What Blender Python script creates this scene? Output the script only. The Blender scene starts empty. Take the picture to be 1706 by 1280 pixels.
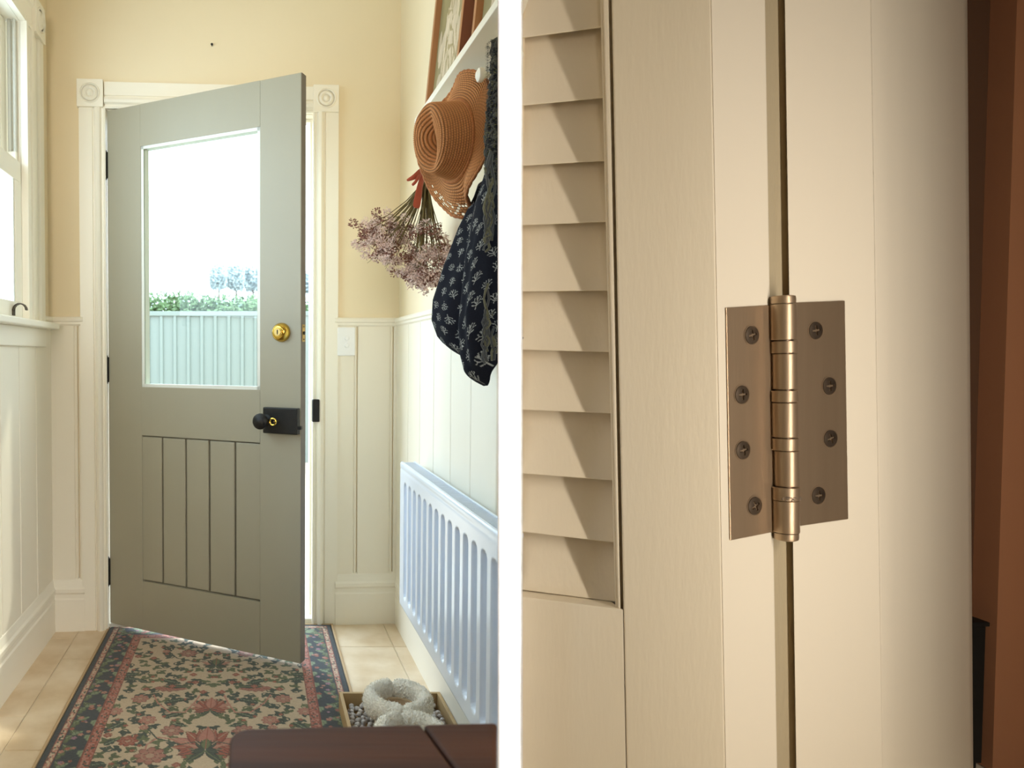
import bpy, bmesh, math, random
import numpy as np
from mathutils import Vector, Matrix, noise
random.seed(7); RNG = np.random.default_rng(7)
S = bpy.context.scene
COL = S.collection
PI = math.pi
# ------------------------------------------------------------------ camera, world, lights, exposure
F, PX, PY, TH, ZC = 1222.0, 425.0, 630.0, math.radians(1.8), 1.115      # measured for the 1706x1280 photograph
cd = bpy.data.cameras.new('camera'); cam = bpy.data.objects.new('camera', cd); COL.objects.link(cam)
cam.location = (0, 0, ZC); cam.rotation_euler = (PI/2 - TH, 0, 0)
cd.sensor_fit = 'HORIZONTAL'; cd.sensor_width = 36; cd.lens = F/1706*36
cd.shift_x = (853-PX)/1706; cd.shift_y = (PY-640)/1706
cd.clip_start = .02; cd.clip_end = 300
cd.dof.use_dof = True; cd.dof.focus_distance = 2.05; cd.dof.aperture_fstop = (cd.lens/1000)/.0042
S.camera = cam
S.view_settings.view_transform = 'Standard'; S.view_settings.look = 'None'
S.view_settings.exposure = 0.0; S.view_settings.gamma = 1.0; S.view_settings.use_curve_mapping = False
try:
    S.cycles.use_denoising = True; S.cycles.max_bounces = 10; S.cycles.diffuse_bounces = 6; S.cycles.transparent_max_bounces = 12
    S.cycles.sample_clamp_indirect = 6; S.cycles.caustics_reflective = False; S.cycles.caustics_refractive = False
except Exception: pass
w = bpy.data.worlds.new('sky'); S.world = w; w.use_nodes = True
bg = w.node_tree.nodes['Background']; bg.inputs[0].default_value = (.69, .85, 1, 1); bg.inputs[1].default_value = 7.4

def light(name, kind, loc, target, power, col, **kw):
    l = bpy.data.lights.new(name, kind); o = bpy.data.objects.new(name, l); COL.objects.link(o)
    o.location = loc; o.rotation_euler = (Vector(target)-Vector(loc)).to_track_quat('-Z', 'Y').to_euler()
    l.energy = power; l.color = col
    for k, v in kw.items():
        if k == 'portal': l.cycles.is_portal = True
        else: setattr(l, k, v)
    return o
light('sun', 'SUN', (2, 6, 6), (-1.2, 2.4, 0), 2.2, (1, .93, .82), angle=math.radians(2))
light('doorway_portal', 'AREA', (-.18, 3.12, 1.05), (-.18, 0, 1.05), 1, (1, 1, 1), shape='RECTANGLE', size=.86, size_y=2.1, portal=True)
light('window_portal', 'AREA', (-.93, 2.05, 1.77), (0, 2.05, 1.77), 1, (1, 1, 1), shape='RECTANGLE', size=1.2, size_y=1.05, portal=True)
# unseen warm fill light added behind the camera to lift the hall
light('rear_fill_light', 'AREA', (-.45, -1.9, 1.75), (-.16, 3, 1.75), 2.9, (1, .88, .73), shape='RECTANGLE', size=.7, size_y=1.1, spread=math.radians(32))
# cool daylight of the side window in the left wall, nearer than the frame
light('side_window_daylight', 'AREA', (-.80, .95, 1.5), (.5, 2.2, .75), 1.6, (.52, .74, 1), shape='RECTANGLE', size=.5, size_y=.9, spread=math.radians(50))
# added fill behind the viewer on the right, brightens left wall and floor
light('near_room_fill', 'AREA', (1.05, -1.6, 2.05), (-.72, 2.1, .25), 2.4, (1, .95, .88), shape='RECTANGLE', size=.6, size_y=.8, spread=math.radians(30))
# unseen warm fill added under the hall ceiling
light('hall_warm_fill', 'POINT', (-.1, 1.55, 2.6), (0, 1.5, 0), 1.6, (1, .78, .5), shadow_soft_size=.14)
# warm wall lamp lighting the louvered door
light('warm_wall_lamp', 'AREA', (1.31, .56, 1.02), (1.0, 1.45, 1.02), 11.5, (1, .91, .79), shape='RECTANGLE', size=.04, size_y=1.5)
# narrow beam added behind the camera only to whiten the post
light('post_fill_strip', 'AREA', (.495, -.15, 1.05), (.495, 1.42, 1.05), 4, (.93, .97, 1), shape='RECTANGLE', size=.02, size_y=2.0, spread=math.radians(1))

pw = bpy.data.objects['post_fill_strip']; pw.rotation_euler = (Matrix.Rotation(math.radians(-.61), 3, 'Y') @ pw.rotation_euler.to_matrix()).to_euler()
# ------------------------------------------------------------------ helpers
def ray(px, py):
    cx = (px-PX)/F; cy = -(py-PY)/F
    return Vector((cx, math.cos(TH)+cy*math.sin(TH), -math.sin(TH)+cy*math.cos(TH)))
CAM = Vector((0, 0, ZC))
def pt(px, py, Y=None, X=None, Z=None):            # where a sight line meets a real plane
    d = ray(px, py)
    t = Y/d.y if Y is not None else X/d.x if X is not None else (Z-ZC)/d.z
    return CAM + d*t
def loc(px, py, M, v=0.0):                          # same, in the local frame M, plane local y = v
    Mi = M.inverted(); o = Mi @ CAM; d = Mi.to_3x3() @ ray(px, py); t = (v-o.y)/d.y
    return o + d*t
def lin(r, g, b):
    f = lambda c: c/12.92 if c <= .04045 else ((c+.055)/1.055)**2.4
    return (f(r/255), f(g/255), f(b/255))
MATS = {}
def mat(name, col, rough=.6, metal=0, bump=0, bscale=80, var=0, vscale=6, stretch=(1, 1, 1), spec=.5, attr=None, coat=0, trans=0, sheen=0, col2=None):
    if name in MATS: return MATS[name]
    m = bpy.data.materials.new(name); m.use_nodes = True; nt = m.node_tree; b = nt.nodes['Principled BSDF']
    b.inputs['Base Color'].default_value = (*col, 1); b.inputs['Roughness'].default_value = rough
    b.inputs['Metallic'].default_value = metal; b.inputs['Specular IOR Level'].default_value = spec
    if coat: b.inputs['Coat Weight'].default_value = coat; b.inputs['Coat Roughness'].default_value = .15
    if sheen: b.inputs['Sheen Weight'].default_value = sheen
    N, L = nt.nodes.new, nt.links.new
    if bump or var or col2:
        tc = N('ShaderNodeTexCoord'); mp = N('ShaderNodeMapping'); mp.inputs['Scale'].default_value = stretch
        L(tc.outputs['Object'], mp.inputs[0])
    src = None
    if attr:
        a = N('ShaderNodeAttribute'); a.attribute_name = attr; src = a.outputs['Color']; L(src, b.inputs['Base Color'])
    if var or col2:
        n = N('ShaderNodeTexNoise'); n.inputs['Scale'].default_value = vscale; n.inputs['Detail'].default_value = 6
        L(mp.outputs[0], n.inputs['Vector'])
        if col2:
            mr = N('ShaderNodeMapRange'); mr.inputs[1].default_value = .35; mr.inputs[2].default_value = .65
            L(n.outputs[0], mr.inputs[0])
            mx = N('ShaderNodeMix'); mx.data_type = 'RGBA'; mx.inputs[6].default_value = (*col, 1); mx.inputs[7].default_value = (*col2, 1)
            L(mr.outputs[0], mx.inputs[0]); L(mx.outputs[2], b.inputs['Base Color'])
        else:
            mr = N('ShaderNodeMapRange'); mr.inputs[1].default_value = .3; mr.inputs[2].default_value = .7
            mr.inputs[3].default_value = 1-var; mr.inputs[4].default_value = 1+var*.5
            L(n.outputs[0], mr.inputs[0])
            mx = N('ShaderNodeMix'); mx.data_type = 'RGBA'; mx.blend_type = 'MULTIPLY'; mx.inputs[0].default_value = 1
            mx.inputs[6].default_value = (*col, 1)
            if src: L(src, mx.inputs[6])
            L(mr.outputs[0], mx.inputs[7]); L(mx.outputs[2], b.inputs['Base Color'])
    if bump:
        n2 = N('ShaderNodeTexNoise'); n2.inputs['Scale'].default_value = bscale; n2.inputs['Detail'].default_value = 5
        L(mp.outputs[0], n2.inputs['Vector'])
        bp = N('ShaderNodeBump'); bp.inputs['Strength'].default_value = bump; bp.inputs['Distance'].default_value = .002
        L(n2.outputs[0], bp.inputs['Height']); L(bp.outputs[0], b.inputs['Normal'])
    MATS[name] = m; return m
def glassmat(name, tint=(.96, .99, .97)):
    m = bpy.data.materials.new(name); m.use_nodes = True; nt = m.node_tree; nt.nodes.clear()
    N, L = nt.nodes.new, nt.links.new
    o = N('ShaderNodeOutputMaterial'); t = N('ShaderNodeBsdfTransparent'); t.inputs[0].default_value = (*tint, 1)
    g = N('ShaderNodeBsdfGlossy'); g.inputs['Roughness'].default_value = .02; g.inputs[0].default_value = (1, 1, 1, 1)
    fr = N('ShaderNodeFresnel'); fr.inputs[0].default_value = 1.45; mx = N('ShaderNodeMixShader')
    ge = N('ShaderNodeNewGeometry'); mu = N('ShaderNodeMath'); mu.operation = 'MULTIPLY'; iv = N('ShaderNodeMath'); iv.operation = 'SUBTRACT'; iv.inputs[0].default_value = 1
    L(ge.outputs['Backfacing'], iv.inputs[1]); L(fr.outputs[0], mu.inputs[0]); L(iv.outputs[0], mu.inputs[1]); L(mu.outputs[0], mx.inputs[0]); L(t.outputs[0], mx.inputs[1]); L(g.outputs[0], mx.inputs[2]); L(mx.outputs[0], o.inputs[0])
    return m

class MB:
    def __init__(s): s.v = []; s.f = []
    def add(s, vs, fs):
        n = len(s.v); s.v += [tuple(v) for v in vs]; s.f += [tuple(n+i for i in f) for f in fs]; return s
    def box(s, x0, x1, y0, y1, z0, z1):
        return s.add([(x0,y0,z0),(x1,y0,z0),(x1,y1,z0),(x0,y1,z0),(x0,y0,z1),(x1,y0,z1),(x1,y1,z1),(x0,y1,z1)],
                     [(0,3,2,1),(4,5,6,7),(0,1,5,4),(1,2,6,5),(2,3,7,6),(3,0,4,7)])
    def hexa(s, a, b):                                # loop a and matching loop b, closed prism
        n = len(a)
        return s.add(list(a)+list(b), [tuple(range(n))[::-1], tuple(range(n, 2*n))] + [(i, (i+1) % n, n+(i+1) % n, n+i) for i in range(n)])
    def extr(s, prof, a, b, U, W):                    # 2-D profile (p,q) -> p*U+q*W, from point a to point b
        a, b, U, W = map(Vector, (a, b, U, W))
        return s.hexa([a+U*p+W*q for p, q in prof], [b+U*p+W*q for p, q in prof])
    def grid(s, P, closed_u=False, closed_v=False):   # P[i][j]
        nu, nv = len(P), len(P[0]); n = len(s.v)
        for r in P: s.v += [tuple(p) for p in r]
        for i in range(nu if closed_u else nu-1):
            for j in range(nv if closed_v else nv-1):
                i2, j2 = (i+1) % nu, (j+1) % nv
                s.f.append((n+i*nv+j, n+i2*nv+j, n+i2*nv+j2, n+i*nv+j2))
        return s
    def lathe(s, prof, o, axis, seg=32):              # prof (radius, height) about axis through o
        o = Vector(o); a = Vector(axis).normalized(); u = a.orthogonal().normalized(); w_ = a.cross(u)
        P = [[o+a*h+(u*math.cos(t)+w_*math.sin(t))*max(r, 1e-5) for t in [2*PI*k/seg for k in range(seg)]] for r, h in prof]
        s.grid(P, closed_v=True); n = len(s.v)-len(prof)*seg
        s.f.append(tuple(range(n, n+seg))[::-1]); s.f.append(tuple(range(len(s.v)-seg, len(s.v)))); return s
    def tube(s, pts, r, seg=8):
        pts = [Vector(p) for p in pts]; P = []
        rr = r if isinstance(r, (list, tuple)) else [r]*len(pts); up = None
        for i, p in enumerate(pts):
            d = (pts[min(i+1, len(pts)-1)]-pts[max(i-1, 0)]).normalized()
            u = d.orthogonal().normalized() if up is None else (up-d*up.dot(d)).normalized()
            up = u; q = d.cross(u)
            P.append([p+(u*math.cos(2*PI*k/seg)+q*math.sin(2*PI*k/seg))*rr[i] for k in range(seg)])
        n = len(s.v); s.grid(P, closed_v=True)
        s.f.append(tuple(range(n, n+seg))[::-1]); s.f.append(tuple(range(len(s.v)-seg, len(s.v)))); return s
    def build(s, name, m, parent=None, smooth=False, bevel=0, seg=2, sub=0, angle=30):
        me = bpy.data.meshes.new(name); me.from_pydata(s.v, [], s.f); me.validate()
        bm = bmesh.new(); bm.from_mesh(me); bmesh.ops.recalc_face_normals(bm, faces=bm.faces[:]); bm.to_mesh(me); bm.free()
        return fin(name, me, m, parent, smooth, bevel, seg, angle)
def fin(name, me, m, parent=None, smooth=False, bevel=0, seg=2, angle=30):
    o = bpy.data.objects.new(name, me); COL.objects.link(o)
    if m: me.materials.append(m)
    if parent is not None: o.parent = parent
    if smooth:
        me.polygons.foreach_set('use_smooth', [True]*len(me.polygons))
        if smooth != 'all':
            try: me.set_sharp_from_angle(angle=math.radians(40))
            except Exception: pass
    if bevel:
        b = o.modifiers.new('bevel', 'BEVEL'); b.width = bevel; b.segments = seg; b.limit_method = 'ANGLE'; b.angle_limit = math.radians(angle)
        b.harden_normals = False
    return o
def tag(o, label=None, cat=None, group=None, kind=None):
    if label: o['label'] = label
    if cat: o['category'] = cat
    if group: o['group'] = group
    if kind: o['kind'] = kind
    return o
def thing(name, label=None, cat=None, M=None, group=None, kind=None):
    o = bpy.data.objects.new(name, None); COL.objects.link(o); o.empty_display_size = .05
    if M is not None: o.matrix_world = M
    return tag(o, label, cat, group, kind)
def struct(name, label=None): return thing(name, label, kind='structure')
def BX(*a): return MB().box(*a)
T = Matrix.Translation
def kids(o): return [c for c in bpy.data.objects if c.parent == o]
def dense(name, P, cols, m, parent=None, closed_v=False, smooth='all', skip=None):
    """P (nu,nv,3) numpy, cols (nu,nv,3) linear or None -> mesh with a colour attribute"""
    nu, nv = P.shape[:2]; me = bpy.data.meshes.new(name)
    idx = np.arange(nu*nv).reshape(nu, nv)
    a = idx[:-1, :]; b = idx[1:, :]
    if closed_v: q = np.stack([a, b, np.roll(b, -1, 1), np.roll(a, -1, 1)], -1).reshape(-1, 4)
    else: q = np.stack([a[:, :-1], b[:, :-1], b[:, 1:], a[:, 1:]], -1).reshape(-1, 4)
    if skip is not None: q = q[~skip.reshape(-1)]
    me.vertices.add(nu*nv); me.vertices.foreach_set('co', P.reshape(-1).astype(np.float32))
    me.loops.add(q.size); me.loops.foreach_set('vertex_index', q.reshape(-1).astype(np.int32))
    me.polygons.add(len(q)); me.polygons.foreach_set('loop_start', np.arange(0, q.size, 4, dtype=np.int32))
    me.update(calc_edges=True)
    if cols is not None:
        ca = me.color_attributes.new('Col', 'FLOAT_COLOR', 'POINT'); c4 = np.ones((nu*nv, 4), np.float32); c4[:, :3] = cols.reshape(-1, 3)
        ca.data.foreach_set('color', c4.reshape(-1))
    return fin(name, me, m, parent, smooth)

# materials
M_cream = mat('cream_plaster', lin(234, 219, 188), .75, bump=.12, bscale=120, var=.03, vscale=2)
M_white = mat('offwhite_trim_paint', lin(240, 234, 219), .38, bump=.05, bscale=60, stretch=(1, 1, .2))
M_wain = mat('offwhite_wainscot_paint', lin(238, 231, 214), .5, bump=.06, bscale=50, stretch=(1, 1, .15))
M_groove = mat('wainscot_groove', lin(176, 168, 145), .8)
M_door = mat('sage_grey_door_paint', lin(162, 157, 139), .42, bump=.10, bscale=70, stretch=(1, 1, .2), var=.03, vscale=4)
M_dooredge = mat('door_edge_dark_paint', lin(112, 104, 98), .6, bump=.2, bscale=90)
M_black = mat('black_iron', lin(26, 24, 23), .45, metal=.3, bump=.5, bscale=260)
M_brass = mat('polished_brass', lin(214, 178, 84), .18, metal=1)
M_brass2 = mat('aged_brass', lin(196, 165, 105), .35, metal=1)
M_bead = mat('glazing_bead_paint', lin(224, 226, 220), .4)
M_glass = glassmat('clear_glass')
M_grout = mat('grout', lin(232, 220, 196), .9, bump=.4, bscale=150)
M_tile = mat('travertine_tile', lin(208, 184, 150), .42, bump=.25, bscale=30, col2=lin(228, 210, 184), vscale=7)
M_rug = mat('rug_print', (1, 1, 1), .95, attr='Col', bump=.6, bscale=700, sheen=.2, var=.12, vscale=420)
M_rad = mat('radiator_enamel', lin(222, 230, 241), .28, coat=.3)
M_radin = mat('radiator_inside', lin(90, 98, 108), .5)
M_wood = mat('pale_frame_wood', lin(178, 124, 80), .5, bump=.2, bscale=40, stretch=(1, 1, .1), var=.15, vscale=10)
M_wood2 = mat('brown_frame_side_wood', lin(116, 64, 36), .55, bump=.2, bscale=40, stretch=(1, 1, .1), var=.15, vscale=10)
M_art = mat('botanical_print', (1, 1, 1), .5, attr='Col')
M_table = mat('dark_stained_table_wood', lin(88, 52, 36), .6, bump=.35, bscale=22, stretch=(.25, 4, 1), col2=lin(62, 38, 28), vscale=5, spec=.25)
M_tray = mat('pale_pine', lin(184, 154, 108), .6, bump=.2, bscale=40, stretch=(1, .15, 1), var=.12, vscale=14)
M_postw = mat('bright_white_post_paint', (.93, .93, .93), .5)
M_bpaint = mat('warm_white_brushed_paint', lin(232, 220, 197), .5, bump=.30, bscale=120, stretch=(1, 1, .18))
M_bgloss = mat('warm_white_gloss_paint', lin(236, 226, 207), .35, bump=.10, bscale=60, stretch=(1, 1, .05))
M_gap = mat('taupe_gap_shade', lin(176, 162, 134), .6, bump=.9, bscale=110, stretch=(1, 1, .2))  # taupe tone with the shade of the gap put into it
M_bronze = mat('antique_bronze', lin(190, 166, 138), .38, metal=.8, bump=.12, bscale=200, stretch=(1, 1, .06), var=.12, vscale=16)
M_screw = mat('dark_bronze_screw', lin(112, 98, 84), .4, metal=.85, var=.3, vscale=60)
M_dark = mat('dark_brown_wall', lin(96, 66, 44), .85)
M_dark2 = mat('brown_timber_casing', lin(176, 122, 88), .6, bump=.2, bscale=30, stretch=(1, 1, .1))
# ------------------------------------------------------------------ room shell
XL, XR, ZT = -.825, .595, 2.75
WB = T((0, 2.994, 0)) @ Matrix.Rotation(math.radians(3.8), 4, 'Z')      # the end wall, slightly out of square
fl = tag(BX(-.95, 3.5, -2.1, 3.2, -.12, -.004).build('floor', M_grout), 'travertine tiled hall floor', kind='structure')
cols_x = [-1.123, -.71, -.297, .116, .53, .943]; offs = [2.85, 2.656, 2.45, 2.77, 2.77]
for i in range(5):
    x0, x1 = max(cols_x[i], XL)+.0015, min(cols_x[i+1], XR)-.0015
    y = offs[i]
    ys = [y-.62*k for k in range(5)] ; ys = [3.06] + ys
    for k in range(len(ys)-1):
        if ys[k]-ys[k+1] < .03: continue
        if x1-x0 < .03: continue
        BX(x0, x1, ys[k+1]+.0015, ys[k]-.0015, -.004, 0).build('floor_tile', M_tile, fl, bevel=.0012, seg=1)
tag(BX(-.95, 3.5, -2.1, 3.2, ZT, ZT+.1).build('ceiling', mat('ceiling_white', lin(240, 238, 228), .8)), 'white ceiling', kind='structure')

# end wall with door opening (local frame: u along, v outward)
OL, OR_, OT = -.594, .243, 2.088
wb = thing('wall_back', 'cream end wall with offwhite wainscot around the garden door', M=WB, kind='structure')
for a in ((-.95, OL-.02, 0, ZT), (OR_+.02, 3.4, 0, ZT), (OL-.02, OR_+.02, OT+.02, ZT)):
    BX(a[0], a[1], 0, .13, a[2], a[3]).build('plaster', M_cream, wb)
def wains(parent, joints, H, to, z0=.2, z1=1.245, beads=True):
    """boards between joints; H maps (s, outwards) to a plan point"""
    for a, b in zip(joints[:-1], joints[1:]):
        mb = MB(); t = .010; g = .0022
        prof = [(a+g, 0), (a+g, t-.003), (a+g+.003, t), (b-g-.003, t), (b-g, t-.003), (b-g, 0)]
        if beads and b-a > .08:
            prof = [(a+g, 0), (a+g, t-.003), (a+g+.003, t), (b-.016, t), (b-.0145, t-.004), (b-.0115, t-.004), (b-.010, t), (b-g-.003, t), (b-g, t-.003), (b-g, 0)]
        A = [Vector((*H(s, q), z0)) for s, q in prof]; B = [Vector((*H(s, q), z1)) for s, q in prof]
        mb.hexa(A, B); mb.build('wainscot_board', M_wain, to)
wains(wb, [-.828, -.712, -.690], lambda s, q: (s, -q), wb)
wains(wb, [.325, .420, .570, .60], lambda s, q: (s, -q), wb)
cap = [(0, 0), (0, .010), (.006, .016), (.014, .016), (.018, .022), (.028, .024), (.034, .018), (.036, .006), (.036, 0)]   # (up, out)
skp = [(0, 0), (0, .022), (.128, .022), (.134, .018), (.150, .018), (.158, .024), (.172, .024), (.180, .018), (.196, .014), (.206, .012), (.214, .006), (.214, 0)]
for a, b in ((-.83, -.69), (.325, .60)):
    MB().extr(cap, (a, 0, 1.232), (b, 0, 1.232), (0, 0, 1), (0, -1, 0)).build('dado_cap', M_white, wb)
tag(MB().extr(skp, WB @ Vector((-.826, 0, 0)), WB @ Vector((-.69, 0, 0)), (0, 0, 1), WB.to_3x3() @ Vector((0, -1, 0))).build('baseboard_back', M_white), kind='structure')
tag(MB().extr(skp, WB @ Vector((.33, 0, 0)), WB @ Vector((.60, 0, 0)), (0, 0, 1), WB.to_3x3() @ Vector((0, -1, 0))).build('baseboard_corner', M_white), kind='structure')
nail = MB().lathe([(.0022, 0), (.0022, -.012), (.005, -.012), (.005, -.015)], loc(353, 76, WB), (0, 1, 0), 10)
nail.v = [tuple(WB @ Vector(v)) for v in nail.v]
nail = nail.build('nail', M_black); tag(nail, 'small dark nail stuck in the cream wall above the door', 'nail')

# door casing
df = thing('door_frame', 'offwhite door casing with carved corner blocks', M=WB, kind='structure')
W_ = .105
arp = [(0, 0), (0, .018), (.052, .018), (.054, .013), (.058, .013), (.062, .024), (.072, .030), (.082, .026), (.088, .016), (.094, .016), (.098, .020), (.104, .018), (.104, 0)]
def arch(u0, sgn, n='casing_upright'):
    MB().extr(arp, (u0, 0, 0), (u0, 0, 2.10), (sgn, 0, 0), (0, -1, 0)).build(n, M_white, df)
arch(-.700, 1); arch(.338, -1)
MB().extr(arp, (-.60, 0, 2.196), (.24, 0, 2.196), (0, 0, -1), (0, -1, 0)).build('casing_head', M_white, df)
for cx in (-.6545, .2855):
    bl = BX(cx-.0515, cx+.0515, -.030, 0, 2.094, 2.202).build('corner_block', M_white, df, bevel=.002)
    MB().lathe([(.040, 0), (.040, .002), (.037, .005), (.034, .001), (.031, -.002), (.027, .003), (.022, .006), (.017, .003), (.014, -.001), (.010, .002), (.006, .006), (.001, .007)],
               (cx, -.030, 2.148), (0, -1, 0), 40).build('rosette', M_white, bl, smooth=True)
for x0, x1 in ((OL-.02, OL), (OR_, OR_+.02)):
    BX(x0, x1, .0, .135, 0, OT+.02).build('jamb', M_white, df, bevel=.0015)
BX(OL, OR_, .0, .135, OT, OT+.02).build('head_jamb', M_white, df, bevel=.0015)
BX(OL, OL+.012, .048, .062, 0, OT).build('stop', M_white, df, bevel=.001); BX(OR_-.012, OR_, .048, .085, 0, OT).build('stop', M_white, df, bevel=.001)
BX(OL+.012, OR_-.012, .048, .062, OT-.012, OT).build('stop', M_white, df, bevel=.001)
BX(OL, OR_, .0, .16, 0, .022).build('threshold', mat('threshold_paint', lin(225, 222, 210), .5), df, bevel=.003)
p = loc(526, 684, WB, -.03)
keep = MB().box(p.x-.014, p.x+.015, -.036, -.012, p.z-.047, p.z+.045)
keep.build('latch_keep', M_black, df, bevel=.003)
p = loc(516, 560, WB, .0)
BX(OR_-.002, OR_+.0015, .008, .030, p.z-.028, p.z+.028).build('strike_plate', M_brass2, df)

# switch plate
sp = thing('light_switch', 'white double rocker switch plate beside the door casing', 'light switch', WB @ T((.372, -.010, 1.170)))
BX(-.037, .037, -.009, 0, -.058, .058).build('switch_plate', mat('switch_plastic', lin(242, 242, 242), .3), sp, bevel=.003)
for z in (.014, -.016):
    MB().lathe([(.0098, 0), (.0098, .003), (.008, .005), (.001, .0055)], (.002, -.009, z), (0, -1, 0), 24).build('button', MATS['switch_plastic'], sp, smooth=True)

# the open garden door
HG = Vector((-.590, 2.950, 0)); AD = math.radians(28)
DM = T(HG) @ Matrix.Rotation(-AD, 4, 'Z')
d1 = thing('door_1', 'sage grey half-glazed garden door standing ajar', M=DM, kind='structure')
WD = .848; ztop = loc(499, 121, DM).z; zbot = loc(503, 1107, DM).z; TK = .040
gl = loc(235, 440, DM).x; gr = loc(433, 430, DM).x; gt = (loc(235, 246, DM).z+loc(433, 208, DM).z)/2; gb = (loc(237, 645, DM).z+loc(433, 650, DM).z)/2
pl_, pr_ = loc(233, 850, DM).x, loc(437, 860, DM).x; pt_ = loc(437, 738, DM).z; pb = loc(437, 1004, DM).z
print('door', WD, ztop, zbot, gl, gr, gt, gb, pl_, pr_, pt_, pb, loc(499, 600, DM).x)
BX(0, gl, 0, TK, zbot, ztop).build('hinge_stile', M_door, d1, bevel=.002)
lk = BX(gr, WD, 0, TK, zbot, ztop).build('lock_stile', M_door, d1, bevel=.002)
BX(gl, gr, 0, TK, gt, ztop).build('top_rail', M_door, d1)
BX(gl, gr, 0, TK, pt_, gb).build('middle_rail', M_door, d1)
BX(gl, gr, 0, TK, zbot, pb).build('bottom_rail', M_door, d1)
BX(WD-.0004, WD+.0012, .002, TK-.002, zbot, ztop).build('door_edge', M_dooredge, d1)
BX(gl, pl_+.002, 0.001, TK, pb, pt_).build('panel_stile', M_door, d1) if pl_ > gl+.004 else None
bx = [pl_] + [loc(p_, 860, DM).x for p_ in (270, 309, 348, 391)] + [pr_]
BX(min(pl_, gl)+.001, max(pr_, gr)-.001, .012, TK-.004, pb-.001, pt_+.001).build('panel_backing', mat('door_groove', lin(125, 122, 108), .7), d1)
for a, b in zip(bx[:-1], bx[1:]):
    BX(a+.0035, b-.0035, .004, .014, pb+.005, pt_-.005).build('panel_board', M_door, d1, bevel=.003)
# glazing
BX(gl, gr, .018, .023, gb, gt).build('glass_pane', M_glass, d1)
bd = [(0, 0), (.012, 0), (.004, .012), (0, .014)]
for v0, sv in ((.003, 1), (.038, -1)):
    for a, b, U in (((gl, v0, gb), (gl, v0, gt), (1, 0, 0)), ((gr, v0, gb), (gr, v0, gt), (-1, 0, 0)), ((gl, v0, gb), (gr, v0, gb), (0, 0, 1)), ((gl, v0, gt), (gr, v0, gt), (0, 0, -1))):
        MB().extr(bd, a, b, U, (0, sv, 0)).build('glazing_bead', M_bead, d1)
# hinges
for y0, y1 in ((253, 297), (595, 637), (930, 974)):
    zt_, zb_ = loc(181, y0, DM).z, loc(181, y1, DM).z
    h = MB().lathe([(.0095, zb_), (.0095, zt_)], (-.006, -.004, 0), (0, 0, 1), 16)
    for q in (zb_, zt_): h.lathe([(.006, q-.006), (.006, q+.006)], (-.006, -.004, 0), (0, 0, 1), 12)
    hg = h.build('hinge', M_black, d1)
    BX(-.006, .004, -.002, .032, zb_+.002, zt_-.002).build('hinge_leaf', M_black, hg)
# deadbolt
c = loc(464, 554, DM)
db = MB().lathe([(.034, 0), (.034, .004), (.032, .013), (.026, .022), (.019, .026), (.0165, .026), (.0165, .031), (.001, .031)], (c.x+.012, 0, c.z), (0, -1, 0), 40).build('deadbolt', M_brass, d1, smooth=True)
MB().lathe([(.0125, 0), (.0125, .003), (.001, .003)], (c.x+.012, -.031, c.z), (0, -1, 0), 28).build('key_cylinder', M_brass2, db)
BX(c.x+.0105, c.x+.0135, -.0352, -.034, c.z-.008, c.z+.008).build('keyhole', M_black, db)
e = loc(499, 555, DM)
ep = BX(WD+.001, WD+.003, .008, .030, e.z-.030, e.z+.030).build('bolt_plate', M_brass2, d1)
MB().lathe([(.006, 0), (.006, .003)], (WD+.003, .019, e.z), (1, 0, 0), 14).build('bolt', M_black, ep)
for dz in (-.022, .022): MB().lathe([(.003, 0), (.003, .001)], (WD+.003, .019, e.z+dz), (1, 0, 0), 10).build('screw', M_black, ep)
# rim lock
a, b = loc(437, 700, DM), loc(495, 700, DM); zt_, zb_ = loc(466, 679, DM).z, loc(466, 722, DM).z
rl = BX(a.x+.014, WD-.002, -.024, 0, zb_, zt_).build('rim_lock', M_black, d1, bevel=.003)
kx = a.x+.030; kz = (zt_+zb_)/2
MB().lathe([(.021, .0), (.021, .003), (.011, .005), (.010, .026), (.014, .030), (.024, .036), (.0285, .046), (.0275, .055), (.020, .062), (.001, .065)], (kx, -.024, kz), (0, -1, 0), 36).build('knob', M_black, rl, smooth=True)
BX(WD-.010, WD+.010, -.020, -.006, kz-.028, kz-.016).build('latch_bolt', M_black, rl, bevel=.001)
kk = kx+.045
ky = MB().tube([(kk, -.020, kz), (kk-.002, -.052, kz)], .0028, 10)
ky.build('key_shaft', M_brass2, rl)
P = [[Vector((kk-.002, -.062, kz)) + Vector((math.cos(t)*(.0115+.003*math.cos(s)), -math.cos(s)*0, math.sin(t)*(.0115+.003*math.cos(s)))) + Vector((0, .003*math.sin(s), 0)) for s in [2*PI*k/8 for k in range(8)]] for t in [2*PI*k/20 for k in range(20)]]
MB().grid(P, True, True).build('key_bow', M_brass, rl, smooth=True)

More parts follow.
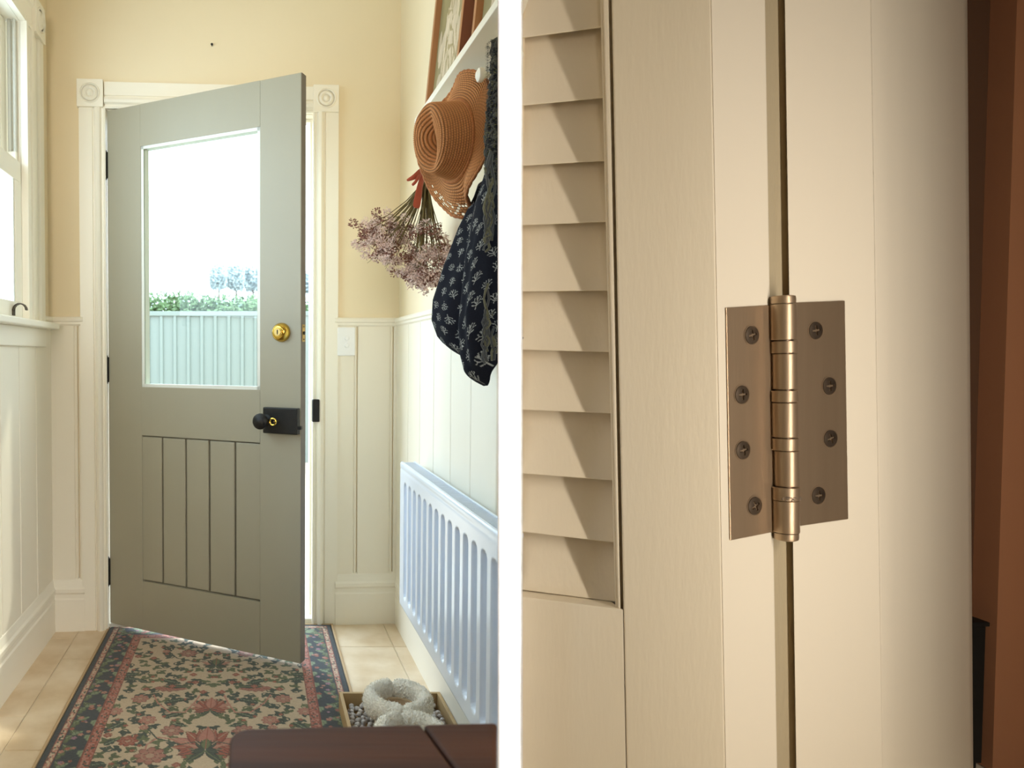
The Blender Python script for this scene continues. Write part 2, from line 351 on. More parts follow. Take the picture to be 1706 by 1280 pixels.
# left wall with sash window
WY0, WY1, WZ0, WZ1 = 1.45, 2.61, 1.238, 2.285
wl = thing('wall_left', 'cream left wall above offwhite wainscot', kind='structure')
for y0, y1, z0, z1 in ((-2.1, WY0-.021, 0, ZT), (WY1+.021, 3.1, 0, ZT), (WY0-.021, WY1+.021, 0, WZ0-.026), (WY0-.021, WY1+.021, WZ1+.021, ZT)):
    BX(XL-.13, XL, y0, y1, z0, z1).build('plaster', M_cream, wl)
jl = [2.936, 2.725, 2.533, 2.34, 2.15, 1.96, 1.77, 1.58, 1.39, 1.2, 1.0, .8]
wains(wl, jl[::-1], lambda s, q: (XL+q, s), wl, beads=False)
MB().extr(cap, (XL, 2.82, 1.232), (XL, 2.94, 1.232), (0, 0, 1), (1, 0, 0)).build('dado_cap', M_white, wl)
tag(MB().extr(skp, (XL, .3, 0), (XL, 2.94, 0), (0, 0, 1), (1, 0, 0)).build('baseboard_left', M_white), kind='structure')
w1 = thing('window_1', 'offwhite double-hung sash window in the left wall', kind='structure')
cp = [(0, 0), (0, .024), (.022, .024), (.028, .016), (.060, .016), (.066, .022), (.10, .022), (.108, .014), (.150, .014), (.158, .022), (.208, .022), (.208, 0)]
MB().extr(cp, (XL, WY1, WZ0), (XL, WY1, WZ1+.02), (0, 1, 0), (1, 0, 0)).build('casing_upright', M_white, w1)
MB().extr(cp, (XL, WY0, WZ0), (XL, WY0, WZ1+.02), (0, -1, 0), (1, 0, 0)).build('casing_upright', M_white, w1)
ch = [(0, 0), (0, .022), (.012, .024), (.018, .016), (.085, .016), (.092, .022), (.115, .022), (.115, 0)]
MB().extr(ch, (XL, WY0-.2, WZ1), (XL, WY1+.09, WZ1), (0, 0, 1), (1, 0, 0)).build('casing_head', M_white, w1)
cb = BX(XL, XL+.030, WY1+.088, WY1+.212, WZ1+.005, WZ1+.135).build('corner_block', M_white, w1, bevel=.002)
MB().lathe([(.046, 0), (.046, .002), (.043, .006), (.039, .001), (.035, -.002), (.030, .003), (.022, .006), (.015, .001), (.008, .005), (.001, .007)], (XL+.030, WY1+.15, WZ1+.07), (1, 0, 0), 36).build('rosette', M_white, cb, smooth=True)
sill = BX(XL-.10, XL+.062, WY0-.22, 2.875, WZ0-.024, WZ0).build('sill', M_white, w1, bevel=.006, seg=3)
BX(XL, XL+.024, WY0-.2, 2.82, WZ0-.092, WZ0-.024).build('sill_apron', M_white, w1, bevel=.003)
for y0, y1 in ((WY1, WY1+.02), (WY0-.02, WY0)): BX(XL-.15, XL-.001, y0, y1, WZ0, WZ1).build('jamb_lining', M_white, w1)
BX(XL-.15, XL-.001, WY0, WY1, WZ1, WZ1+.02).build('head_lining', M_white, w1)
def sash(nm, x0, x1, z0, z1, sw, bot, top, y0=WY0+.012, y1=WY1-.012):
    s = BX(x0, x1, y0, y1, z0, z0+bot).build(nm, M_white, w1, bevel=.003)
    BX(x0, x1, y0, y1, z1-top, z1).build('sash_rail', M_white, s, bevel=.003)
    for a, b in ((y0, y0+sw), (y1-sw, y1)): BX(x0, x1, a, b, z0+bot, z1-top).build('sash_stile', M_white, s, bevel=.002)
    xm = (x0+x1)/2
    BX(xm-.002, xm+.002, y0+sw, y1-sw, z0+bot, z1-top).build('glass_pane', M_glass, s)
    for ya, yb, ua in ((y1-sw, y1-sw, -1), (y0+sw, y0+sw, 1)):
        MB().extr([(0, 0), (.014, 0), (.003, .014), (0, .014)], (x1-.004, ya, z0+bot), (x1-.004, ya, z1-top), (0, ua, 0), (-1, 0, 0)).build('glazing_bead', M_bead, s)
    return s
lowz1 = 1.790
ls = sash('lower_sash', XL-.036, XL+.002, WZ0+.001, lowz1, .062, .060, .072)
us = sash('upper_sash', XL-.085, XL-.046, 1.73, WZ1-.002, .055, .05, .05)
BX(XL-.042, XL-.008, WY1-.030, WY1-.012, lowz1, lowz1+.035).build('sash_horn', M_white, ls, bevel=.003)
for x in (XL-.016, XL-.034): MB().tube([(x, WY1-.014, lowz1+.03), (x, WY1-.014, WZ1)], .0065, 10).build('sash_balance', mat('sash_balance_vinyl', lin(205, 205, 196), .4), w1, smooth=True)
sy, sz = 2.50, pt(32, 520, X=XL+.01).z
lf = BX(XL+.002, XL+.006, sy-.012, sy+.012, sz-.014, sz+.008).build('sash_lift', mat('dark_bronze', lin(70, 62, 52), .4, metal=.8), w1)
hk = [(XL+.004, sy, sz)] + [(XL+.026-.022*math.cos(t), sy, sz+.004+.022*math.sin(t)) for t in [k*PI/8*1.15 for k in range(0, 8)]]
hkm = MB()
for i in range(len(hk)-1):
    a, b = Vector(hk[i]), Vector(hk[i+1]); n_ = (b-a).normalized().cross(Vector((0, 1, 0)))*.002
    hkm.hexa([a+n_+Vector((0, -.010, 0)), a-n_+Vector((0, -.010, 0)), a-n_+Vector((0, .010, 0)), a+n_+Vector((0, .010, 0))],
             [b+n_+Vector((0, -.010, 0)), b-n_+Vector((0, -.010, 0)), b-n_+Vector((0, .010, 0)), b+n_+Vector((0, .010, 0))])
hkm.build('lift_hook', MATS['dark_bronze'], lf)

# right wall of the hall
wr = thing('wall_right', 'cream right wall above offwhite wainscot', kind='structure')
BX(XR, XR+.07, 1.76, 3.10, 0, ZT).build('plaster', M_cream, wr)
P0 = [(.5640, 1.556), (.579, 1.63), (.5945, 1.762)]
diag = MB()
for z in (0,):
    a = [Vector((x, y, 0)) for x, y in P0]; b = [Vector((x-.004, y, 0)) for x, y in P0[::-1]]
    diag.hexa(a+b, [v+Vector((0, 0, ZT)) for v in a+b])
diag.build('plaster_return', M_cream, wr)
wains(wr, [1.77, 1.986, 2.19, 2.40, 2.60, 2.80, 3.03], lambda s, q: (XR-q, s), wr, beads=False)
MB().extr(cap, (XR, 1.77, 1.232), (XR, 3.035, 1.232), (0, 0, 1), (-1, 0, 0)).build('dado_cap', M_white, wr)
tag(MB().extr(skp, (XR, 1.77, 0), (XR, 3.035, 0), (0, 0, 1), (-.7, 0, 0)).build('baseboard_right', M_white), kind='structure')

# rest of the enclosure (behind the camera and the unlit room beyond)
tag(BX(3.4, 3.5, -2.1, 3.2, 0, ZT).build('wall_side', mat('brown_room_paint', lin(118, 88, 66), .85)), kind='structure')
tag(BX(-.95, 3.5, -2.1, -2.0, 0, ZT).build('wall_rear', mat('plain_wall', lin(170, 150, 128), .85)), 'plain wall behind the viewer', kind='structure')
tag(BX(.75, 3.4, 2.0, 2.06, 0, ZT).build('wall_dark', M_dark), 'brown wall of the dim room beyond the door frame', kind='structure')

# ------------------------------------------------------------------ outside
gd = tag(BX(-25, 25, 3.25, 60, -.20, -.06).build('ground', mat('garden_gravel', lin(168, 150, 128), .95, bump=.8, bscale=14, col2=lin(196, 178, 156), vscale=22)), 'pale gravel ground of the back garden', kind='structure')
tag(BX(-2, 2.6, 3.13, 4.0, -.058, -.012).build('path', mat('porch_slab', lin(196, 190, 178), .8)), 'pale porch slab outside the door', kind='structure')
FY = 8.0; ft = pt(330, 519, Y=FY).z
M_fence = mat('green_steel_fence', lin(112, 119, 112), .5)
fe = thing('metal_fence', 'pale green corrugated steel fence across the garden', 'fence', T((0, FY, 0)))
pitch = 22.4*FY/F
posts = [-9.6, -7.2, -4.8, -2.4, .06, 2.46, 4.9, 7.3]
for a, b in zip(posts[:-1], posts[1:]):
    pr = []; x = a
    while x < b-.01:
        for dx, q in ((0, 0), (.25, 0), (.33, .022), (.5, .022), (.58, 0)):
            if x+dx*pitch < b: pr.append((x+dx*pitch, q))
        x += pitch
    mb = MB(); mb.grid([[(px_, -q, -.05) for px_, q in pr], [(px_, -q, ft-.03) for px_, q in pr]])
    o = mb.build('fence_sheet', M_fence, fe); s_ = o.modifiers.new('t', 'SOLIDIFY'); s_.thickness = .004
    BX(a, b, -.035, .03, ft-.05, ft).build('top_rail', M_fence, fe, bevel=.004)
    BX(a, b, -.03, .035, -.06, .02).build('bottom_rail', M_fence, fe)
for x in posts: BX(x-.028, x+.028, -.045, .04, -.06, ft+.02).build('post', M_fence, fe, bevel=.003)

def leafmass(name, boxes, m, parent, n, size, seed):
    r = np.random.default_rng(seed); mb = MB()
    for k in range(n):
        cx, cy, cz, rx, ry, rz = boxes[r.integers(len(boxes))]
        v = r.normal(size=3); v /= np.linalg.norm(v); rad = r.uniform(.55, 1.05)
        c = Vector((cx+v[0]*rx*rad, cy+v[1]*ry*rad, cz+v[2]*rz*rad))
        a = Vector(r.normal(size=3)).normalized(); b = a.orthogonal().normalized(); s_ = size*r.uniform(.6, 1.3)
        mb.add([c-a*s_, c+b*s_*.45, c+a*s_, c-b*s_*.45], [(0, 1, 2, 3)])
    return mb.build(name, m, parent)
M_leaf = mat('hedge_leaf', lin(92, 116, 72), .6, var=.4, vscale=3); M_twig = mat('twig_bark', lin(96, 78, 60), .9)
x = -4.3; k = 0
ht = pt(330, 496, Y=8.9).z
while x < 2.2:
    h = thing('hedge_shrub', 'clipped green hedge shrub rising behind the garden fence', 'shrub', T((x, 8.9, -.06)), 'hedge behind the fence')
    tz = ht+.06+random.uniform(-.10, .06)
    MB().tube([(0, 0, 0), (.02, 0, .5), (-.02, .02, tz-.4)], [.03, .022, .008], 8).build('stem', M_twig, h)
    leafmass('foliage', [(dx, 0, z, .15, .26, .22) for dx in (-.30, -.27, -.14, .0, .14, .27, .30) for z in (.35, .8, 1.2, tz-.24, tz-.13)], M_leaf, h, 10500, .032, 50+k)
    x += .80; k += 1
M_far = mat('hazed_tree_leaf', lin(158, 172, 174), .7, var=.25, vscale=1)  # distance haze is mixed into this pale leaf colour
for k, (pxl, wdt, top) in enumerate(((364, .58, 451), (392.5, .58, 447), (421, .58, 449), (449.5, .58, 451), (512, .58, 455))):
    b0 = pt(pxl, 478, Y=32); t0 = pt(pxl, top, Y=32)
    tr = thing('distant_tree', 'pale hazy tree far beyond the garden fence', 'tree', T((b0.x, 32+k*.5, -.06)), 'distant trees')
    MB().tube([(0, 0, 0), (.1, 0, 1.6), (0, 0, t0.z-.4)], [.16, .12, .03], 8).build('trunk', M_twig, tr)
    leafmass('crown', [(dx, 0, z, wdt*.24, .5, .45) for dx in (-wdt*.42, -wdt*.14, wdt*.14, wdt*.42) for z in (2.7, b0.z+.35, (b0.z+t0.z)/2+.1, 3.1, t0.z-.1)], M_far, tr, 5000, .09, 90+k)
# ------------------------------------------------------------------ rug
RX0, RX1, RY0, RY1 = -.592, .312, 1.28, 2.985
CELL = .0026
nu, nv = int((RX1-RX0)/CELL), int((RY1-RY0)/CELL)
gx, gy = np.meshgrid(np.linspace(0, RX1-RX0, nu), np.linspace(0, RY1-RY0, nv), indexing='ij')     # gy = distance from the far edge
RW, RL = RX1-RX0, RY1-RY0
C = np.zeros((nu, nv, 3)); L_ = lambda *c: np.array(lin(*c))
cream, red, pinkc, green, dkg, navy, paleg = L_(188, 168, 142), L_(150, 84, 68), L_(172, 118, 103), L_(98, 106, 74), L_(62, 72, 62), L_(52, 58, 62), L_(128, 142, 112)
edge = np.minimum(np.minimum(gx, RW-gx), np.minimum(gy, RL-gy))
C[:] = navy
h_ = lambda a, b: np.modf(np.abs(np.sin(a*127.1+b*311.7)*43758.5453))[0]
along = np.where(np.minimum(gx, RW-gx) < np.minimum(gy, RL-gy), gy, gx)
def band(lo, hi, base, dash):
    m = (edge >= lo) & (edge < hi); C[m] = base
    n_ = h_(np.floor(along/.007), np.floor(edge/.005)); C[m & (n_ > .55)] = dash; C[m & (n_ < .14)] = dkg
    for q in (lo, hi-.003): C[(edge >= q) & (edge < q+.003)] = red*.7
band(.020, .040, pinkc, cream)
band(.112, .146, red, pinkc); 
fm = (edge >= .146); C[fm] = cream
bm_ = (edge >= .042) & (edge < .110)
def poly_mask(cx, cy, ang, f, rmax, sel):
    i0, i1 = int((cx-rmax)/RW*nu), int((cx+rmax)/RW*nu)+1; j0, j1 = int((cy-rmax)/RL*nv), int((cy+rmax)/RL*nv)+1
    i0, j0 = max(i0, 0), max(j0, 0)
    if i0 >= nu or j0 >= nv or i1 <= 0 or j1 <= 0: return None
    sx, sy = gx[i0:i1, j0:j1]-cx, gy[i0:i1, j0:j1]-cy
    a = sx*math.cos(ang)+sy*math.sin(ang); b = -sx*math.sin(ang)+sy*math.cos(ang)
    return (slice(i0, i1), slice(j0, j1)), a, b, sel[i0:i1, j0:j1]
def leaf(cx, cy, ang, ln, wd, col, sel, vein=None, lobes=0):
    r = poly_mask(cx, cy, ang, None, ln, sel)
    if r is None: return
    sl, a, b, s_ = r; t = np.clip(a/ln, 0, 1); w_ = wd*np.sin(PI*t**.8)*(1+(.38*np.abs(np.sin(t*PI*lobes)) if lobes else 0)-(.25 if lobes else 0))
    m = (a > 0) & (a < ln) & (np.abs(b) < w_) & s_; C[sl][m] = col
    C[sl][m & (np.abs(b) > w_*.78)] = col*.62
    if vein is not None: C[sl][m & (np.abs(b) < .0016)] = vein
    if lobes: C[sl][m & (np.modf(np.abs(a-np.abs(b)*.8)/.012)[0] < .22)] = col*.6
def flower(cx, cy, R, col, sel, n=7, core=None):
    r = poly_mask(cx, cy, 0, None, R, sel)
    if r is None: return
    sl, a, b, s_ = r; rr = np.hypot(a, b); th = np.arctan2(b, a); e_ = R*(.72+.28*np.abs(np.cos(th*n/2)))
    m = (rr < e_) & s_; C[sl][m] = col
    C[sl][m & (np.abs(np.sin(th*n/2)) > .93)] = col*.55; C[sl][m & (rr > e_*.9)] = col*.6
    C[sl][m & (np.abs(rr-R*.5) < R*.06)] = col*.65+cream*.25
    if core is not None: C[sl][m & (rr < R*.26)] = core
def vine(pts, wd, col, sel):
    for (x0, y0), (x1, y1) in zip(pts[:-1], pts[1:]):
        n_ = max(2, int(math.hypot(x1-x0, y1-y0)/.002))
        for k in range(n_):
            t = k/n_; r = poly_mask(x0+(x1-x0)*t, y0+(y1-y0)*t, 0, None, wd+.003, sel)
            if r is None: continue
            sl, a, b, s_ = r; C[sl][(np.hypot(a, b) < wd) & s_] = col
def spiral(cx, cy, r0, a0, sgn, col, sel, wd=.0024, turns=.9):
    vine([(cx+r0*(1-.75*t)*math.cos(a0+sgn*t*2*PI*turns), cy+r0*(1-.75*t)*math.sin(a0+sgn*t*2*PI*turns)) for t in np.linspace(0, 1, 14)], wd, col, sel)
rr_ = random.Random(3)
# border leaves
for side in range(4):
    n_ = int((RL if side < 2 else RW)/.085)
    for k in range(n_+1):
        s = k*.085+.03
        for (o_, an, ln, wd, c_) in ((.060, .7, .075, .020, green), (.095, -.9, .060, .016, paleg), (.075, 2.4, .045, .013, green*.8), (.055, -2.2, .04, .010, paleg*.8)):
            if side == 0: leaf(o_, s, an+PI/2, ln, wd, c_, bm_, paleg, 3)
            elif side == 1: leaf(RW-o_, s, PI/2-an, ln, wd, c_, bm_, paleg, 3)
            elif side == 2: leaf(s, o_, an, ln, wd, c_, bm_, paleg, 3)
            else: leaf(s, RL-o_, -an, ln, wd, c_, bm_, paleg, 3)
        for q in range(4):
            a, b = rr_.uniform(.048, .104), s+rr_.uniform(-.04, .04)
            pos = [(a, b), (RW-a, b), (b, a), (b, RL-a)][side]
            flower(*pos, rr_.uniform(.005, .011), [pinkc, L_(150, 110, 130), red][q % 3], bm_, 5)
def rp(cx, cy):                       # a mark seen at photo pixel -> rug coordinates
    q = pt(cx, cy, Z=.006); return q.x-RX0, RY1-q.y
mid = RW/2
def sym(fn):
    fn(0); fn(1)
def L2(x, y, an, *a):
    leaf(x, y, an, *a); leaf(2*mid-x, y, PI-an, *a)
def F2(x, y, *a):
    flower(x, y, *a); flower(2*mid-x, y, *a)
def S2(x, y, r, a0, sg, col, sel, *a):
    spiral(x, y, r, a0, sg, col, sel, *a); spiral(2*mid-x, y, r, PI-a0, -sg, col, sel, *a)
def V2(p, *a):
    vine(p, *a); vine([(2*mid-x, y) for x, y in p], *a)
# scattered small foliage under the main motifs
pts_ = []
for k in range(1400):
    x, y = rr_.uniform(.15, mid), rr_.uniform(.15, RL-.15)
    if all((x-a)**2+(y-b)**2 > .030**2 for a, b in pts_): pts_.append((x, y))
for i, (x, y) in enumerate(pts_):
    an = rr_.uniform(0, 6.28); c_ = [dkg, green, dkg, dkg*1.2, green*.8][i % 5]
    if i % 3 == 0: S2(x, y, .018, an, 1, c_, fm)
    L2(x, y, an, .030, .0075, c_, fm, None); L2(x, y, an+1.2, .024, .007, c_, fm, None); L2(x, y, an-1.2, .024, .007, c_, fm, None)
    if i % 4 == 0: F2(x, y, .008, red, fm, 5)
P_ = .56
for rep in range(3):
    oy = rep*P_
    f_ = lambda px, py: (rp(px, py)[0], rp(px, py)[1]+oy)
    X = lambda cx, cy: f_(50+cx/3.102, 1020+cy/3.102)
    for (cx, cy, an, ln) in ((790, 520, 2.6, .06), (560, 320, 2.9, .07), (485, 570, 2.3, .06), (740, 580, .3, .05), (690, 350, .5, .075), (800, 450, 2.8, .07), (470, 345, .1, .07), (560, 350, .6, .05), (640, 600, 3.4, .04), (380, 690, 5.5, .05)):
        L2(*X(cx, cy), an, ln, ln*.24, dkg*1.1, fm, paleg, 3)
    a = X(640, 395); L2(a[0], a[1], .05, .115, .022, pinkc*.85, fm, red, 5); L2(a[0]+.03, a[1]-.012, .0, .10, .013, dkg, fm, green, 0)
    V2([X(640, 430), X(660, 470), X(720, 520), X(800, 520), X(850, 470), X(880, 430)], .0028, pinkc, fm)
    V2([X(590, 760), X(600, 690), X(660, 650), X(720, 655), X(790, 690)], .0028, pinkc, fm)
    V2([X(700, 190), X(760, 240), X(860, 260), X(930, 250)], .0025, dkg, fm)
    for (cx, cy, R, c_) in ((610, 560, .028, pinkc), (570, 450, .030, pinkc*.9), (505, 668, .031, red), (440, 515, .026, pinkc), (820, 215, .034, pinkc*.8), (620, 745, .046, pinkc*.85), (705, 205, .016, pinkc), (560, 230, .014, red)):
        F2(*X(cx, cy), R, c_, fm, 8, cream*.6+red*.3)
    for (cx, cy) in ((600, 400), (845, 325), (790, 350), (895, 415), (855, 365), (640, 240), (735, 385)): F2(*X(cx, cy), .013, red, fm, 4, pinkc)
    # centre palmettes and lotus
    for (cx, cy, sz, c1) in ((945, 275, .06, dkg), (925, 500, .075, red), (890, 700, .115, red)):
        x, y = mid, X(cx, cy)[1]
        for an, s_ in ((0, .85), (.45, 1), (.95, .95), (-.35, .7), (1.35, .9)):
            cc = c1 if an not in (.45,) else pinkc
            L2(x, y, -an, sz*s_, sz*.20, cc, fm, cream*.6+red*.3)
        leaf(x, y, -PI/2, sz, sz*.24, pinkc if c1 is red else green, fm, red); L2(x, y, .5, sz*.8, sz*.15, c1, fm, dkg)
        L2(x, y+sz*.15, .9, sz*.7, sz*.11, dkg, fm, green)
# woven fade
C *= (.93+.12*h_(np.floor(gx/.0052), np.floor(gy/.0052)))[..., None]
Z = .0065+.0008*h_(gx*917, gy*733)
fold = np.clip((edge)/.006, 0, 1); Z = Z*fold+.001*(1-fold)
rug = thing('floor_rug', 'long floral rug with dark leafy border on the tiles before the door', 'rug', T((0, 0, 0)))
dense('rug_pile', np.stack([RX0+gx, RY1-gy, Z], -1), C, M_rug, rug)
M_bind = mat('rug_binding', lin(186, 158, 122), .9, bump=.5, bscale=400)
for a in ((RX0-.009, RX0, RY0, RY1), (RX1, RX1+.009, RY0, RY1), (RX0-.009, RX1+.009, RY1, RY1+.008)): BX(*a, .0, .0075).build('binding', M_bind, rug, bevel=.002)

# ------------------------------------------------------------------ radiator
rad = thing('radiator', 'white fluted panel radiator on the right wall near the door', 'radiator', T((0, 0, 0)))
Y0, Y1, Z0, Z1, XF = 1.500, 2.52, .252, .748, .500
fl_c = [2.36-.070*k for k in range(13)]
ny, nz = 900, 120
yy = np.linspace(Y0, Y1, ny); zz = np.linspace(Z0, Z1, nz)
YY, ZZ = np.meshgrid(yy, zz, indexing='ij')
dep = np.zeros_like(YY)
for c_ in [2.43] + fl_c:
    hw, r_ = .0225, .016
    dy = np.abs(YY-c_); zt_, zb_ = Z1-.062, Z0+.045
    dz = np.maximum(np.maximum(ZZ-(zt_-r_), (zb_+r_)-ZZ), 0); q = np.maximum(dy-(hw-r_), 0); sd = np.hypot(q, dz)-r_
    dep = np.maximum(dep, .030*np.clip(-sd/.0065, 0, 1)**.8)
rim = np.minimum(np.minimum(YY-Y0, Y1-YY), np.minimum(ZZ-Z0, Z1-ZZ)); dep += .006*np.clip(1-rim/.006, 0, 1)**2
lip = np.clip(1-np.abs(ZZ-(Z1-.022))/.006, 0, 1)*.0018; dep += lip
dense('front_panel', np.stack([XF+dep, YY, ZZ], -1), None, M_rad, rad, smooth='all')
BX(XF+.0325, XF+.0345, Y0+.004, Y1-.004, Z0+.01, Z1-.012).build('front_channel', M_radin, rad)
BX(XF+.044, XF+.052, Y0+.004, Y1-.004, Z0+.01, Z1-.012).build('rear_panel', M_rad, rad, bevel=.002)
for y in (Y0, Y1-.004): BX(XF+.004, XF+.052, y, y+.004, Z0+.01, Z1-.003).build('end_panel', M_rad, rad, bevel=.001)
g = MB()
y = Y0+.012
while y < Y1-.012: g.box(XF+.010, XF+.048, y, y+.0042, Z1-.006, Z1-.002); y += .0125
g.build('top_grille', M_rad, rad)
BX(XF+.004, XF+.0105, Y0, Y1, Z1-.010, Z1).build('grille_edge', M_rad, rad, bevel=.0015); BX(XF+.0475, XF+.053, Y0, Y1, Z1-.010, Z1).build('grille_edge', M_rad, rad, bevel=.001)
for y in (1.85, 2.3): BX(XF+.052, XR-.0105, y, y+.03, Z0+.08, Z1-.08).build('wall_bracket', M_rad, rad)

# ------------------------------------------------------------------ shelf, pegs, pictures
ZS = 1.828
sh = thing('picture_shelf', 'long white wall shelf high on the right wall', 'shelf')
pl = [(.495, 1.492), (.549, 1.492), (.5745, 1.63), (.5930, 1.762), (.5930, 2.30), (.495, 2.30)]
MB().hexa([Vector((x, y, ZS)) for x, y in pl], [Vector((x, y, ZS+.019)) for x, y in pl]).build('shelf_board', M_white, sh, bevel=.0015)
BX(.578, .5945, 1.77, 2.28, ZS-.125, ZS).build('peg_rail', M_white, sh, bevel=.003)
def peg(y, z, lab, x1=.578):
    p_ = thing('coat_peg', lab, 'peg', T((x1, y, z)), 'white pegs under the shelf')
    MB().lathe([(.009, 0), (.0075, .02), (.0068, .045), (.009, .058)], (0, 0, 0), (-1, 0, 0), 20).build('peg_shaft', M_white, p_, smooth=True)
    MB().lathe([(.008, .056), (.0155, .059), (.0170, .064), (.0155, .070), (.008, .0745), (.001, .0755)], (0, 0, 0), (-1, 0, 0), 24).build('peg_knob', M_white, p_, smooth=True)
    return p_
pk = pt(793, 125, X=.510)
peg(pk.y, pk.z, 'white turned peg poking through the top of the straw hat brim', .5850)
peg(2.16, pk.z, 'white turned peg holding the dried flower bunch')
peg(1.556, pk.z-.022, 'white turned peg mostly hidden under the hanging dark scarf', .5590).scale = (.70, 1, 1)

def art(seed, n_u, n_v):
    r = np.random.default_rng(seed); u, v = np.meshgrid(np.linspace(0, 1, n_u), np.linspace(0, 1, n_v), indexing='ij')
    A = np.zeros((n_u, n_v, 3)); A[:] = L_(150, 138, 98)
    A *= (.9+.25*np.sin(v*9+np.sin(u*7)*2)*.4)[..., None]
    for k in range(90):
        cx, cy = r.normal(.5, .2), r.uniform(.02, 1); l_, w_ = r.uniform(.03, .11), r.uniform(.03, .075); an = r.normal(0, .35)
        a = (v-cy)*math.cos(an)+(u-cx)*math.sin(an)*.7; b = (u-cx)*math.cos(an)-(v-cy)*math.sin(an)
        m = (a/l_)**2+(b/w_)**2 < 1; c_ = L_(222, 204, 178)*r.uniform(.75, 1.0); A[m] = A[m]*.25+c_*.75
    for k in range(34):
        cx, cy = r.normal(.5, .2), r.uniform(0, .95); an = r.normal(0, .45); a = (v-cy)*math.cos(an)+(u-cx)*math.sin(an); b = (u-cx)*math.cos(an)-(v-cy)*math.sin(an)+.02*np.sin(a*20)
        m = (np.abs(a) < .10) & (np.abs(b) < .010+.006*np.sin(a*30)); A[m] = A[m]*.3+L_(142, 124, 72)*.7
    return A
def picture(yc, wd, ht, lab, seed, frs=.019):
    lean = math.atan2(.050, ht)
    M = T((.512, yc, ZS+.0195)) @ Matrix.Rotation(-PI/2, 4, 'Z') @ Matrix.Rotation(-lean, 4, 'X')      # local x -> world -Y, local y -> +X
    f_ = thing('framed_picture', lab, 'picture', M, 'pictures on the shelf')
    h2 = wd/2
    for a in ((-h2, -h2+frs, 0, .032, 0, ht), (h2-frs, h2, 0, .032, 0, ht), (-h2+frs, h2-frs, 0, .032, 0, frs), (-h2+frs, h2-frs, 0, .032, ht-frs, ht)):
        BX(*a).build('frame_rail', M_wood if a[0] < 0 or True else M_wood2, f_, bevel=.0012)
    BX(h2, h2+.0010, .001, .031, .001, ht-.001).build('frame_side', M_wood2, f_); BX(-h2+.001, h2-.001, .027, .031, .001, ht-.001).build('backing_board', M_wood2, f_)
    u, v = np.meshgrid(np.linspace(-h2+frs, h2-frs, 130), np.linspace(frs, ht-frs, 220), indexing='ij')
    dense('print', np.stack([u, u*0+.017, v], -1), art(seed, 130, 220), M_art, f_)
    return f_
picture(2.065, .368, .52, 'wooden framed pale flower print, the farther one on the shelf', 5)
picture(1.655, .235, .52, 'wooden framed pale flower print, the nearer one cut by the white post', 11)

# ------------------------------------------------------------------ straw hat
def smooth_(x, a, b): t = np.clip((x-a)/(b-a), 0, 1); return t*t*(3-2*t)
nr, na = 300, 560
s = np.linspace(0, 1, nr)[:, None]; ph = np.linspace(0, 2*PI, na, endpoint=False)[None, :]
beta = math.radians(24)
nrm = np.array([-math.cos(beta), -math.sin(beta), 0]); tv = np.array([-math.sin(beta), math.cos(beta), 0]); up = np.array([0, 0, 1.])
Hc = np.array([.492, 1.800, 1.633])
# profile: crown top 0..26%, crown side 26..60%, brim 60..100%
r1 = np.interp(s, [0, .26, .30, .58, .64, 1.0], [0, .056, .062, .072, .080, .150])
hh = np.interp(s, [0, .26, .30, .58, .64, 1.0], [.088, .088, .082, .016, .008, .0])
k_ = np.ones(9)/9
pad = lambda a: np.convolve(np.pad(a[:, 0], 4, mode='edge'), k_, 'valid')[:, None]
r1, hh = pad(r1), pad(hh)
brim = smooth_(s, .60, 1.0)
ex = 1.0 - .14*brim + 0*ph; ez = 1.30 - .04*brim + 0*ph
# pinch in the crown top
cu, cz = r1*np.cos(ph), r1*np.sin(ph)
dent = .040*np.exp(-((cu-.004)/.024)**2-((cz)/.052)**2)*(1-smooth_(s, .24, .34))
h3 = hh*(1+.10*np.sin(ph)) - dent; ez = ez - .10*brim*np.clip(np.sin(ph), 0, 1)
h3 = h3 + brim*(.016*np.cos(3*ph+.6)+.020*np.cos(2*ph-.4)+.010*np.sin(5*ph)) - .01*brim*np.exp(-((ph-PI/2)/.7)**2)
low = np.exp(-(((ph-1.5*PI))/.55)**2); h3 = h3 + .030*brim*low*np.sin((ph-1.5*PI)*5)
rows = 34; row = np.abs(np.sin(s*rows*PI)); stitch = np.abs(np.sin(ph*46 + np.floor(s*rows)*1.4))
relief = .0040*(row**.5)*(.55+.45*stitch**.6)
U_ = r1*np.cos(ph)*ex*.93; Zc = r1*np.sin(ph)*ez*.96
# droop of the lower brim, narrower
Uo = U_*(1-.22*brim*low)
P3 = Hc + tv*Uo[..., None] + up*Zc[..., None] + nrm*(h3)[..., None]
dus = np.gradient(P3, axis=0); dph = np.roll(P3, -1, 1)-np.roll(P3, 1, 1); nn = np.cross(dph, dus); nn /= (np.linalg.norm(nn, axis=2, keepdims=True)+1e-9)
sgn = np.sign((nn*nrm).sum(2).mean()); nn *= sgn
P3 = P3 + nn*relief[..., None]
colh = L_(208, 142, 84)*np.ones((nr, na, 1)); colh = colh*(.30+.70*(row*(.45+.55*stitch))[..., None]); colh *= (.88+.24*RNG.random((nr, na, 1)))
rowi = np.floor(s*rows)+0*ph; sti = np.floor((ph*46+rowi*1.4)/PI)
hole = (h_(rowi*3.1, sti*1.7) < np.where((s > .84) & (np.cos(ph-5.05) > .80), .40, 0))
hole &= (row+0*ph > .35) & (stitch > .35)
hat = thing('straw_hat', 'crocheted tan straw hat with pinched crown hanging from a white peg', 'hat')
M_straw = mat('straw', (1, 1, 1), .8, attr='Col')
hb = dense('hat_body', P3, colh, M_straw, hat, closed_v=True, skip=hole[:-1])
